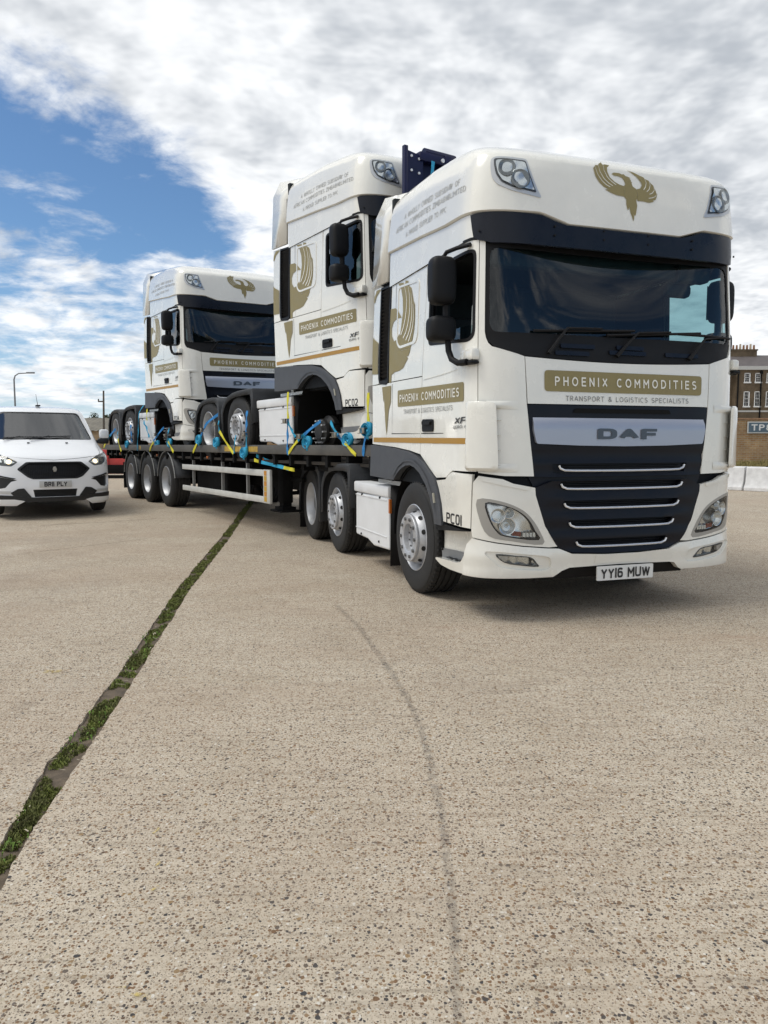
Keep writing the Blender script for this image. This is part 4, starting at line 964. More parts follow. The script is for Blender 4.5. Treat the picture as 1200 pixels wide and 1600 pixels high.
def add_number(T, txt):
    lettering('fleet_number', body, txt, -1.630, -1.352, .722, .806, M_BLACKTXT, T, .0085, .04, True, sw=.17, q=.5)
def add_hub(T, dz):
    for sg in (-1, 1):
        h = MB()
        h.lathe([(.0, -.10), (.10, -.10), (.11, -.07), (.165, -.06), (.17, -.02), (.13, 0), (.21, .05), (.21, .12), (.0, .12)], 32)
        ho = h.build('wheel_hub', mat('hub_iron', (.035, .034, .033), .5, metal=.4, noise=.3), T); ho.location = (-1.50, sg * 1.03, .44); ho.rotation_euler = (0, 0, 0 if sg < 0 else math.pi)
        s_ = MB()
        for i in range(10):
            a = 2 * math.pi * i / 10; s_.tube([(.145 * math.cos(a), -.05, .145 * math.sin(a)), (.145 * math.cos(a), -.115, .145 * math.sin(a))], .012, 6)
        s_.build('wheel_stud', M_CHROME, ho)['kind'] = 'stuff'
# ---------------------------------------------------------------- the three tractors
TA = make_tractor()
TB_ = copy_tree(TA); TC_ = copy_tree(TA)
TA.location = (1.860, 5.768, 0); TA.rotation_euler = (0, 0, R(-71.24))
TB_.location = (.912, 8.992, 1.093); TB_.rotation_euler = (R(1.2), 0, R(-57.5))
TC_.location = (-2.685, 14.567, 1.098); TC_.rotation_euler = (R(.9), R(.6), R(-57.2))
tag(TA, 'cream lorry tractor unit PC01 standing on the ground, pulling the flatbed trailer', 'lorry', 'cream tractor units')
tag(TB_, 'cream lorry tractor unit PC02 on the trailer deck, right behind the front lorry', 'lorry', 'cream tractor units')
tag(TC_, 'cream lorry tractor unit PC04 on the rear half of the trailer deck', 'lorry', 'cream tractor units')
add_window(TA, True); add_window(TB_, False); add_window(TC_, False)
add_number(TA, 'PC01'); add_number(TB_, 'PC02'); add_number(TC_, 'PC04')
for sg in (-1, 1):
    make_wheel('wheel', 'steer', TA, (-1.37, sg * 1.055, .505), sg > 0)
for T, dz in ((TA, 0.), (TB_, .035), (TC_, .035)):
    for sg in (-1, 1):
        make_wheel('wheel', 'pusher', T, (-4.06, sg * 1.055, .505 + dz), sg > 0)
        make_wheel('wheel', 'drive', T, (-5.42, sg * 1.07, .505 + dz), sg > 0)
add_hub(TB_, 0); add_hub(TC_, 0)
# ---------------------------------------------------------------- ground: two cast slabs with a mossy open joint between them
def zg(y):
    k = max(0, min(1, (y - 10) / 5.5)); return .09 * k * k * (3 - 2 * k)
def nodes_concrete(name, pave=False):
    m = bpy.data.materials.new(name); m.use_nodes = True; MATS[name] = m
    nt = m.node_tree; N = nt.nodes; L = nt.links; b = N['Principled BSDF']; b.inputs['Roughness'].default_value = .88; b.inputs['Specular IOR Level'].default_value = .25
    tc = N.new('ShaderNodeTexCoord'); P = tc.outputs['Object']
    def nz(sc, det=4, rough=.6, vec=None, dist=0):
        n = N.new('ShaderNodeTexNoise'); L.new(vec or P, n.inputs['Vector']); n.inputs['Scale'].default_value = sc; n.inputs['Detail'].default_value = det; n.inputs['Roughness'].default_value = rough; n.inputs['Distortion'].default_value = dist; return n.outputs[0]
    def ramp(x, st, interp='LINEAR'):
        n = N.new('ShaderNodeValToRGB'); L.new(x, n.inputs[0]); n.color_ramp.interpolation = interp
        e = n.color_ramp.elements
        while len(e) < len(st): e.new(.5)
        for k, (p, c) in enumerate(st): e[k].position = p; e[k].color = (*c, 1) if len(c) == 3 else c
        return n.outputs[0]
    def mr(x, a, b_, c, d):
        n = N.new('ShaderNodeMapRange'); L.new(x, n.inputs[0]); n.inputs[1].default_value = a; n.inputs[2].default_value = b_; n.inputs[3].default_value = c; n.inputs[4].default_value = d; return n.outputs[0]
    def mix(f, a, c, mode='MIX'):
        n = N.new('ShaderNodeMix'); n.data_type = 'RGBA'; n.blend_type = mode; n.clamp_factor = True
        if isinstance(f, (int, float)): n.inputs[0].default_value = f
        else: L.new(f, n.inputs[0])
        for i, v in ((6, a), (7, c)):
            if isinstance(v, tuple): n.inputs[i].default_value = (*v, 1)
            else: L.new(v, n.inputs[i])
        return n.outputs[2]
    def mth(op, a, c=None):
        n = N.new('ShaderNodeMath'); n.operation = op
        for i, v in enumerate((a, c)):
            if v is None: continue
            if isinstance(v, (int, float)): n.inputs[i].default_value = v
            else: L.new(v, n.inputs[i])
        return n.outputs[0]
    # flatten to the plane so the pebbles are cut discs; wobble the lookup so cells are not polygons
    wob = N.new('ShaderNodeTexNoise'); L.new(P, wob.inputs['Vector']); wob.inputs['Scale'].default_value = 55; wob.inputs['Detail'].default_value = 2
    wv = N.new('ShaderNodeVectorMath'); wv.operation = 'MULTIPLY_ADD'; L.new(wob.outputs[1], wv.inputs[0]); wv.inputs[1].default_value = (.010, .010, 0); L.new(P, wv.inputs[2])
    def pebbles(sc):
        v = N.new('ShaderNodeTexVoronoi'); v.voronoi_dimensions = '2D'; v.feature = 'F1'; L.new(wv.outputs[0], v.inputs['Vector']); v.inputs['Scale'].default_value = sc; v.inputs['Randomness'].default_value = 1.0
        s = N.new('ShaderNodeSeparateColor'); L.new(v.outputs['Color'], s.inputs[0]); return v.outputs['Distance'], s.outputs
    d1, c1 = pebbles(98); d2, c2 = pebbles(200); d0, c0 = pebbles(52)
    worn = nz(.55, 5, .62)                       # where the surface has worn down to the stones
    base = ramp(nz(1.1, 6, .65), [(.28, (.42, .350, .265)), (.5, (.505, .43, .338)), (.75, (.585, .51, .408))])
    base = mix(mr(nz(14, 5, .7), .3, .75, 0, .5), base, (.55, .49, .39), 'MIX')
    base = mix(mr(nz(90, 3, .6), .45, .72, 0, .5), base, (.255, .210, .155))
    stone = ramp(c1[0], [(0, (.055, .052, .052)), (.11, (.12, .080, .055)), (.28, (.20, .120, .068)), (.45, (.26, .175, .105)), (.62, (.33, .25, .17)), (.78, (.15, .128, .11)), (.90, (.62, .58, .51))], 'CONSTANT')
    show1 = mth('GREATER_THAN', mth('MULTIPLY', c1[1], mr(worn, .3, .7, .75, 1.25)), .40)
    rad1 = mr(mth('POWER', c1[2], 2.0), 0, 1, .22, .60)
    e1 = mth('MULTIPLY', mth('MULTIPLY', mr(mth('SUBTRACT', rad1, d1), 0, .06, 0, 1), show1), 1.0)
    stone2 = ramp(c2[0], [(0, (.09, .075, .062)), (.3, (.20, .135, .085)), (.6, (.29, .225, .155)), (.88, (.56, .52, .45))], 'CONSTANT')
    show2 = mth('GREATER_THAN', c2[1], .52)
    rad2 = mr(c2[2], 0, 1, .2, .52)
    e2 = mth('MULTIPLY', mr(mth('SUBTRACT', rad2, d2), 0, .14, 0, .75), show2)
    col = mix(e2, base, stone2); col = mix(e1, col, stone)
    big = mth('MULTIPLY', mr(mth('SUBTRACT', mr(c0[2], 0, 1, .16, .44), d0), 0, .05, 0, 1), mth('GREATER_THAN', c0[1], .90))
    col = mix(big, col, ramp(c0[0], [(0, (.06, .058, .058)), (.2, (.17, .10, .055)), (.45, (.28, .19, .10)), (.65, (.13, .105, .085)), (.85, (.42, .36, .27))], 'CONSTANT'))
    # pits left by lost stones
    show3 = mth('GREATER_THAN', c1[0], .90); pit = mth('MULTIPLY', mr(d1, .25, .40, 1, 0), mth('MULTIPLY', show3, mth('SUBTRACT', 1.0, show1)))
    col = mix(mth('MULTIPLY', pit, .7), col, (.12, .095, .07))
    st2 = N.new('ShaderNodeMapping'); L.new(P, st2.inputs[0]); st2.inputs['Location'].default_value = (31, 17, 4); st2.inputs['Scale'].default_value = (.7, 1.5, 1)
    # drag lines across the slab
    st = N.new('ShaderNodeMapping'); L.new(P, st.inputs[0]); st.inputs['Scale'].default_value = (2.6, 30, 1); st.inputs['Rotation'].default_value = (0, 0, R(4))
    drag = nz(1.0, 5, .7, st.outputs[0])
    col = mix(mr(drag, .50, .76, 0, .60), col, (.19, .15, .108))
    # broad stains, damp patches and rusty run-off
    sx = N.new('ShaderNodeMapping'); L.new(P, sx.inputs[0]); sx.inputs['Scale'].default_value = (.22, .55, 1)
    stain = nz(1.0, 6, .62, sx.outputs[0], .6)
    col = mix(mr(stain, .48, .74, 0, .50), col, (.335, .245, .175), 'MIX')
    col = mix(mr(nz(.35, 6, .66), .53, .78, 0, .42), col, (.20, .165, .135), 'MIX')
    col = mix(mr(nz(.9, 5, .6), .62, .80, 0, .35), col, (.60, .56, .49), 'MIX')
    col = mix(mr(nz(2.3, 5, .62), .63, .74, 0, .40), col, (.21, .168, .13))
    col = mix(mr(nz(1.45, 5, .6, st2.outputs[0]), .66, .78, 0, .38), col, (.31, .18, .12))
    L.new(col, b.inputs['Base Color'])
    h = mth('ADD', mth('ADD', mth('MULTIPLY', e1, .6), mth('MULTIPLY', e2, .35)), mth('ADD', mth('MULTIPLY', nz(70, 4, .7), .9), mth('MULTIPLY', drag, .7)))
    h = mth('SUBTRACT', h, mth('MULTIPLY', pit, 1.5))
    bp = N.new('ShaderNodeBump'); bp.inputs['Strength'].default_value = .55; bp.inputs['Distance'].default_value = .006; L.new(h, bp.inputs['Height']); L.new(bp.outputs[0], b.inputs['Normal'])
    return m
M_CONC = nodes_concrete('exposed_aggregate_concrete')
def poly_at(tab, y):
    if y <= tab[0][1]:
        (x0, y0), (x1, y1) = tab[0], tab[1]
    elif y >= tab[-1][1]:
        (x0, y0), (x1, y1) = tab[-2], tab[-1]
    else:
        for a, b in zip(tab, tab[1:]):
            if a[1] <= y <= b[1]: (x0, y0), (x1, y1) = a, b; break
    return x0 + (x1 - x0) * (y - y0) / (y1 - y0)
JL = [(-1.02, 0), (-1.300, 2.376), (-1.425, 3.041), (-1.561, 4.19), (-1.961, 6.988), (-2.230, 9.351), (-2.891, 15.481), (-4.4, 28)]
JR = [(-.90, 0), (-1.180, 2.164), (-1.262, 2.725), (-1.436, 4.109), (-1.815, 6.83), (-2.092, 9.351), (-2.770, 15.481), (-4.28, 28)]
from mathutils import noise as mnoise
def wob(y, seed, amp):
    return amp * (mnoise.noise(Vector((y * 2.2, seed, 0))) * 1.0 + mnoise.noise(Vector((y * 9, seed + 5, 0))) * .55 + mnoise.noise(Vector((y * 38, seed + 9, 0))) * .35)
ys = [-6 + .5 * i for i in range(14)]
y = 1.0
while y < 60: ys.append(y); y += max(.012, .012 + (y - 1) * .006)
ys += [80, 120, 200, 400]
def slab(name, edge, seed, side):
    V = []; F = []
    offs = [0, .35, 1.2, 4, 12, 40, 120, 400] if side > 0 else [0, -.35, -1.2, -4, -12, -40, -120, -400]
    k = len(offs) + 1
    for y in ys:
        e = poly_at(edge, min(y, 60)) + (wob(y, seed, .017) if y < 60 else 0); z = zg(y)
        V.append((e - side * .004, y, z - .035))
        for i, o in enumerate(offs): V.append((e + o, y, z - (.006 if i == 0 else 0)))
    for i in range(len(ys) - 1):
        for j in range(k - 1):
            q = (i * k + j, i * k + j + 1, (i + 1) * k + j + 1, (i + 1) * k + j)
            F.append(q if side > 0 else q[::-1])
    o = mesh_obj(name, V, F, M_CONC); o['kind'] = 'structure'; return o
slab('yard_slab', JR, 3.0, 1); slab('yard_slab', JL, 11.0, -1)
# joint bed: soil
M_SOIL = mat('joint_soil', (.105, .080, .056), .95, noise=.45, nscale=22, bump=.8, bscale=120)
V = []; F = []; yj = [yy for yy in ys if 0 <= yy < 60]
for yy in yj:
    a, b = poly_at(JL, yy) - .05, poly_at(JR, yy) + .05
    for t in (0, .33, .66, 1):
        V.append((a + (b - a) * t, yy, zg(yy) - .016 + .010 * mnoise.noise(Vector((yy * 6, t * 3, 1)))))
for i in range(len(yj) - 1):
    for j in range(3): F.append((i * 4 + j, i * 4 + j + 1, i * 4 + j + 5, i * 4 + j + 4))
o = mesh_obj('joint_bed', V, F, M_SOIL, None, True); o['kind'] = 'structure'
# moss and short grass in the joint
def moss_mat(name, c0, c1):
    m = bpy.data.materials.new(name); m.use_nodes = True; nt = m.node_tree; b = nt.nodes['Principled BSDF']; b.inputs['Roughness'].default_value = .8
    tc = nt.nodes.new('ShaderNodeTexCoord'); n = nt.nodes.new('ShaderNodeTexNoise'); n.inputs['Scale'].default_value = 9; n.inputs['Detail'].default_value = 6
    nt.links.new(tc.outputs['Object'], n.inputs['Vector']); r = nt.nodes.new('ShaderNodeValToRGB'); nt.links.new(n.outputs[0], r.inputs[0])
    r.color_ramp.elements[0].position = .35; r.color_ramp.elements[0].color = (*c0, 1); r.color_ramp.elements[1].position = .68; r.color_ramp.elements[1].color = (*c1, 1)
    nt.links.new(r.outputs[0], b.inputs['Base Color']); return m
M_MOSS = moss_mat('joint_moss', (.095, .092, .030), (.175, .205, .040))
V = []; F = []; rg = random.Random(3)
yy = .9
while yy < 24:
    step = .0012 + (yy - .9) * .0010
    yy += step
    a, b = poly_at(JL, yy) + .008, poly_at(JR, yy) - .008
    for _ in range(11):
        t = rg.random(); x = a + (b - a) * t
        dens = mnoise.noise(Vector((x * 5, yy * 2.3, 4))) + .55 * mnoise.noise(Vector((x * 14, yy * 8, 7)))
        if dens < -.26 + .25 * (abs(t - .5) * 2) ** 2: continue
        h = (.004 + .009 * rg.random() + .012 * max(0, dens)) * (1 + yy * .06)
        w = (.0016 + .0026 * rg.random()) * (1 + yy * .25)
        an = rg.random() * 6.28; lx, ly = math.cos(an) * w, math.sin(an) * w; tx, ty = (rg.random() - .5) * h * 1.6, (rg.random() - .5) * h * 1.6
        z0 = zg(yy) - .016 + .010 * mnoise.noise(Vector((yy * 6, t * 3, 1)))
        q = len(V); V += [(x - lx, yy - ly, z0), (x + lx, yy + ly, z0), (x + tx * .6 + lx * .8, yy + ty * .6 + ly * .8, z0 + h * .7), (x + tx, yy + ty, z0 + h)]
        F += [(q, q + 1, q + 2), (q, q + 2, q + 3)]
o = mesh_obj('moss', V, F, M_MOSS); tag(o, 'green moss and short grass growing in the slab joint', 'moss', kind='stuff')
# larger weed leaves near the camera
V = []; F = []
for _ in range(260):
    yy = 1.7 + 4.5 * rg.random() ** 1.6; t = rg.random(); a, b = poly_at(JL, yy), poly_at(JR, yy); x = a + (b - a) * t
    if mnoise.noise(Vector((x * 4, yy * 2.0, 14))) < .02: continue
    an = rg.random() * 6.28; l = .008 + .014 * rg.random(); w = l * .28; z0 = zg(yy) - .008
    c, s = math.cos(an), math.sin(an); up = .012 + .016 * rg.random()
    q = len(V); V += [(x, yy, z0), (x + c * l * .5 - s * w, yy + s * l * .5 + c * w, z0 + up), (x + c * l, yy + s * l, z0 + up * .9), (x + c * l * .5 + s * w, yy + s * l * .5 - c * w, z0 + up)]
    F.append((q, q + 1, q + 2, q + 3))
o = mesh_obj('weed_leaves', V, F, moss_mat('weed_green', (.10, .17, .025), (.17, .29, .04))); tag(o, 'small bright green weeds rooted in the mossy slab joint', 'weeds', kind='stuff')
# loose bits of straw and chips lying in the joint
V = []; F = []
for _ in range(26):
    yy = 1.8 + 5 * rg.random(); a, b = poly_at(JL, yy), poly_at(JR, yy); x = a + (b - a) * rg.random(); an = rg.random() * 6.28; l = .008 + .018 * rg.random(); w = .001 + .002 * rg.random()
    c, s = math.cos(an), math.sin(an); z0 = zg(yy) + .002; q = len(V)
    V += [(x - c * l + s * w, yy - s * l - c * w, z0), (x + c * l + s * w, yy + s * l - c * w, z0 + .004), (x + c * l - s * w, yy + s * l + c * w, z0 + .004), (x - c * l - s * w, yy - s * l + c * w, z0)]; F.append((q, q + 1, q + 2, q + 3))
o = mesh_obj('straw', V, F, mat('dry_straw', (.42, .37, .27), .8)); tag(o, 'pale dry straw bits lying on the mossy joint', 'straw', kind='stuff')
# marks on the slab: the curved tyre scuff, small cracks, yellow paint specks
def faded(name, col, thr0, thr1, scale, amount):
    m = bpy.data.materials.new(name); m.use_nodes = True; nt = m.node_tree; N = nt.nodes; L = nt.links; b = N['Principled BSDF']; b.inputs['Base Color'].default_value = (*col, 1); b.inputs['Roughness'].default_value = .9
    out = N['Material Output']; tr = N.new('ShaderNodeBsdfTransparent'); mx = N.new('ShaderNodeMixShader'); tc = N.new('ShaderNodeTexCoord'); n = N.new('ShaderNodeTexNoise'); n.inputs['Scale'].default_value = scale; n.inputs['Detail'].default_value = 5; n.inputs['Roughness'].default_value = .7
    L.new(tc.outputs['Object'], n.inputs['Vector']); mr = N.new('ShaderNodeMapRange'); L.new(n.outputs[0], mr.inputs[0]); mr.inputs[1].default_value = thr0; mr.inputs[2].default_value = thr1; mr.inputs[3].default_value = 0; mr.inputs[4].default_value = amount
    uv = N.new('ShaderNodeUVMap'); sp = N.new('ShaderNodeSeparateXYZ'); L.new(uv.outputs[0], sp.inputs[0])
    # soft across the strip: 1 - |2v-1|^2
    m1 = N.new('ShaderNodeMath'); m1.operation = 'MULTIPLY_ADD'; L.new(sp.outputs[1], m1.inputs[0]); m1.inputs[1].default_value = 2; m1.inputs[2].default_value = -1
    m2 = N.new('ShaderNodeMath'); m2.operation = 'MULTIPLY'; L.new(m1.outputs[0], m2.inputs[0]); L.new(m1.outputs[0], m2.inputs[1])
    m3 = N.new('ShaderNodeMath'); m3.operation = 'SUBTRACT'; m3.inputs[0].default_value = 1; L.new(m2.outputs[0], m3.inputs[1])
    m4 = N.new('ShaderNodeMath'); m4.operation = 'MULTIPLY'; L.new(m3.outputs[0], m4.inputs[0]); L.new(mr.outputs[0], m4.inputs[1])
    L.new(m4.outputs[0], mx.inputs[0]); L.new(tr.outputs[0], mx.inputs[1]); L.new(b.outputs[0], mx.inputs[2]); L.new(mx.outputs[0], out.inputs[0]); return m
def strip(name, pts, w, m, zo, jit=0., label=None, cat='mark'):
    V = []; F = []; UV = []; P = []
    for a, b in zip(pts, pts[1:]):
        n = max(2, int(math.hypot(b[0] - a[0], b[1] - a[1]) / .05))
        for i in range(n): P.append((a[0] + (b[0] - a[0]) * i / n, a[1] + (b[1] - a[1]) * i / n))
    P.append(pts[-1])
    for i, (x, y) in enumerate(P):
        a = P[max(0, i - 1)]; b = P[min(len(P) - 1, i + 1)]; tx, ty = b[0] - a[0], b[1] - a[1]; l = math.hypot(tx, ty)
        ww = (w if not callable(w) else w(i / (len(P) - 1))) / 2; j = jit * mnoise.noise(Vector((x * 13, y * 13, 2)))
        V += [(x - ty / l * (ww + j), y + tx / l * (ww + j), zg(y) + zo), (x + ty / l * (ww - j), y - tx / l * (ww - j), zg(y) + zo)]
    F = [(2 * i + 1, 2 * i + 3, 2 * i + 2, 2 * i) for i in range(len(P) - 1)]
    o = mesh_obj(name, V, F, m); uv = o.data.uv_layers.new(name='UVMap')
    for p in o.data.polygons:
        for li in p.loop_indices:
            vi = o.data.loops[li].vertex_index; uv.data[li].uv = (vi // 2 / len(P), vi % 2)
    o['kind'] = 'structure'
    return o
def catmull(P, n=6):
    out = []
    for i in range(len(P) - 1):
        p0, p1, p2, p3 = [Vector(P[min(max(i + k, 0), len(P) - 1)]) for k in (-1, 0, 1, 2)]
        for k in range(n):
            t = k / n; q = .5 * ((2 * p1) + (p2 - p0) * t + (2 * p0 - 5 * p1 + 4 * p2 - p3) * t * t + (3 * p1 - p0 - 3 * p2 + p3) * t ** 3); out.append((q.x, q.y))
    out.append(tuple(P[-1])); return out
scuff = catmull([(.17, 1.3), (.173, 1.609), (.193, 1.952), (.206, 2.269), (.202, 2.805), (.159, 3.562), (.038, 4.287), (-.08, 4.85), (-.189, 5.369), (-.40, 6.1)])
strip('tyre_mark', scuff, lambda t: .030 + .03 * t, faded('scuff_dark', (.070, .066, .068), .36, .72, 22, .42), .004, .006)
M_CRACK = faded('crack_dark', (.05, .04, .032), .30, .5, 30, .85)
for pts, w in (([(6.6, 12.35), (7.6, 12.2), (8.3, 12.3), (9.6, 12.0), (12, 11.9)], .04), ([(-5.6, 12.0), (-4.6, 12.5), (-4.0, 12.9)], .03), ([(-4.5, 9.0), (-3.4, 10.5)], .02)):
    strip('slab_crack', catmull([(x, y) for x, y in pts]), w, M_CRACK, .003, w * .5)
M_YPAINT = faded('yellow_paint', (.52, .40, .13), .44, .60, 60, 1.0)
for x, y, dx, dy, w in ((-.62, 1.70, .05, -.012, .016), (-.66, 1.72, .02, 0, .010), (-.70, 2.12, .012, .03, .012), (-.73, 2.25, .008, .03, .012), (-.80, 2.45, .012, .04, .014), (-2.02, 4.28, .10, .02, .07)):
    strip('paint_speck', [(x, y), (x + dx / 2, y + dy / 2), (x + dx, y + dy)], w, M_YPAINT, .004, .006)
0 and strip('slab_patch', catmull([(-.22, 2.85), (.0, 2.88), (.16, 2.84)]), .26, faded('smooth_patch', (.50, .455, .375), .25, .5, 6, .75), .0035, .02)
# ---------------------------------------------------------------- flatbed trailer (local frame like the tractors)
TR = empty('flatbed_trailer', (.93, 8.96, 0), (0, 0, R(-57.2)))
tag(TR, 'black flatbed semi-trailer with three axles carrying two tractor units', 'trailer')
def rust_mat():
    m = mat('deck_edge_steel', (.085, .080, .070), .6, noise=.4, nscale=3, bump=.35, bscale=40)
    return m
M_RAVE = rust_mat()
d = MB(); d.box((-13.35, -1.20, 1.085), (.38, 1.20, 1.125)); d.build('deck', mat('deck_boards', (.03, .024, .018), .85, noise=.3, nscale=4, bump=.4, bscale=25), TR, False)
for sg in (-1, 1):
    r = MB(); prof = [(sg * 1.19, 1.338), (sg * 1.262, 1.338), (sg * 1.266, 1.322), (sg * 1.266, 1.225), (sg * 1.262, 1.212), (sg * 1.20, 1.212), (sg * 1.20, 1.228), (sg * 1.248, 1.232), (sg * 1.248, 1.318), (sg * 1.19, 1.322)]
    n = len(prof); V = [(-13.35, y, z) for y, z in prof] + [(.38, y, z) for y, z in prof]
    r.add(V, [(i, (i + 1) % n, n + (i + 1) % n, n + i) for i in range(n)] + [tuple(range(n)), tuple(range(n, 2 * n))])
    r.build('side_rave', M_RAVE, TR, True, 30)
    rs = MB(); rs.box((0, sg * 1.05, 1.06), (.06, sg * 1.245, 1.211)); ro = rs.build('outrigger', M_DARK, TR, False); ro.location.x = -13.1
    for k in range(1, 26):
        r2 = ro.copy(); COL.objects.link(r2); r2.location.x = -13.1 + k * .52
for (x, w) in ((-3.62, .42), (-4.15, .30), (-4.55, .26), (-9.78, .10)):
    tg = MB(); tg.box((x, -1.2685, 1.235), (x + w, -1.2665, 1.315)); tg.build('yellow_sticker', mat('worn_yellow_sticker', (.42, .27, .04), .6, noise=.5, nscale=14), TR, False)
ch = MB()
for yy in (-.5, .5):
    ch.box((-13.1, yy - .07, .86), (-2.3, yy + .07, 1.084)); ch.box((-2.6, yy - .07, .98), (.3, yy + .07, 1.084))
for x in [-12.9 + .9 * k for k in range(15)]: ch.box((x, -1.1, .99), (x + .08, 1.1, 1.083))
ch.box((-1.6, -1.1, 1.0), (.3, 1.1, 1.082)); ch.box((-6.9, -.95, .50), (-5.3, -.55, 1.0), 0, .04); ch.box((-5.1, .3, .5), (-3.4, 1.0, 1.05)); ch.box((-13.3, -1.15, .98), (-13.2, 1.15, 1.08)); ch.box((-7.2, -.4, .62), (-3.2, .4, .95))  # mid-length boxes are added to keep the space under the deck dark
ch.build('trailer_chassis', M_DARK, TR, False)
AX = (-10.78, -9.38, -7.98)
ax = MB()
for x in AX: ax.tube([(x, -1.0, .605), (x, 1.0, .605)], .075, 10); ax.box((x - .5, -.62, .62), (x + .2, -.42, .80)); ax.box((x - .5, .42, .62), (x + .2, .62, .80)); ax.tube([(x + .3, -.52, .62), (x + .3, -.52, .9)], .13, 12)
ax.build('trailer_axle', M_DARK, TR)
for x in AX:
    for sg in (-1, 1):
        make_wheel('wheel', 'trailer', TR, (x, sg * 1.045, .605), sg > 0)
        g = [(x + .60 * math.cos(R(a)), .605 + .60 * math.sin(R(a))) for a in [172 - 164 * k / 18 for k in range(19)]]
        mb = MB(); k = len(g)
        mb.add([(px_, sg * 1.22, pz) for px_, pz in g] + [(px_, sg * .83, pz) for px_, pz in g], [(i, i + 1, k + i + 1, k + i) for i in range(k - 1)])
        go = mb.build('wheel_guard', M_GUARD, TR, True, 60); so = go.modifiers.new('s', 'SOLIDIFY'); so.thickness = .012
        ed = MB(); ed.tube([(px_, sg * 1.223, pz) for px_, pz in g], .011, 6); ed.build('guard_edge', mat('guard_edge_grey', (.40, .40, .39), .45, metal=.4), go)
fl = MB(); fl.box((-11.50, -1.22, .30), (-11.485, -.83, .92)); fl.build('mud_flap', M_BLACK, TR, False)
# side guard
M_GUARDW = mat('guard_rail_white', (.52, .52, .49), .5, noise=.18, nscale=4)
for sg in (-1, 1):
    for z0, x0, x1 in ((.858, -6.98, -3.14), (.462, -6.98, -3.14)):
        rl = MB(); rl.box((x0, sg * 1.17, z0 + .02), (x1, sg * 1.205, z0 + .115), 0, .008); rl.build('guard_rail', M_GUARDW, TR)
    ep = MB(); ep.box((-3.16, sg * 1.16, .478), (-2.92, sg * 1.206, .978), 0, .01); ep.build('guard_end_panel', M_GUARDW, TR)
    for k in range(6):
        rf = MB(); rf.box((-3.115, sg * 1.207, .505 + k * .077), (-3.025, sg * 1.2085, .575 + k * .077)); rf.build('reflector_tile', mat('reflector_amber', (.52, .22, .02), .35) if k % 2 else mat('reflector_yellow', (.55, .33, .03), .35), TR, False)
    for x in (-6.5, -5.0, -3.9):
        ups = MB(); ups.box((x, sg * 1.12, .46), (x + .04, sg * 1.165, 1.19)); ups.build('guard_stay', mat('galvanised_stay', (.30, .30, .29), .5, metal=.5), TR, False)
    lg = MB(); lg.box((-3.15, sg * .80, .48), (-2.98, sg * .97, 1.19), 0, .01); lg.box((-3.13, sg * .815, .40), (-3.0, sg * .955, .50)); lg.box((-3.28, sg * .72, .345), (-2.86, sg * 1.05, .375), 0, .01); lg.box((-3.2, sg * .78, .375), (-2.93, sg * 1.0, .42)); lg.box((-3.10, sg * .78, .8), (-2.6, sg * .84, .86)); lg.build('landing_leg', M_DARK, TR)
cb = MB(); cb.tube([(-3.06, -.85, .62), (-3.06, .85, .62)], .03, 8); cb.tube([(-2.6, -.8, 1.1), (-1.9, -.8, .82), (-1.9, .8, .82)], .03, 6); cb.build('leg_brace', M_DARK, TR)
for x in (-11.9, -8.7, -5.6, -3.2, -2.2):
    ml = MB(); ml.box((x, -1.21, 1.10), (x + .07, -1.18, 1.145), 0, .006); ml.build('marker_lamp', M_ORANGE, TR)
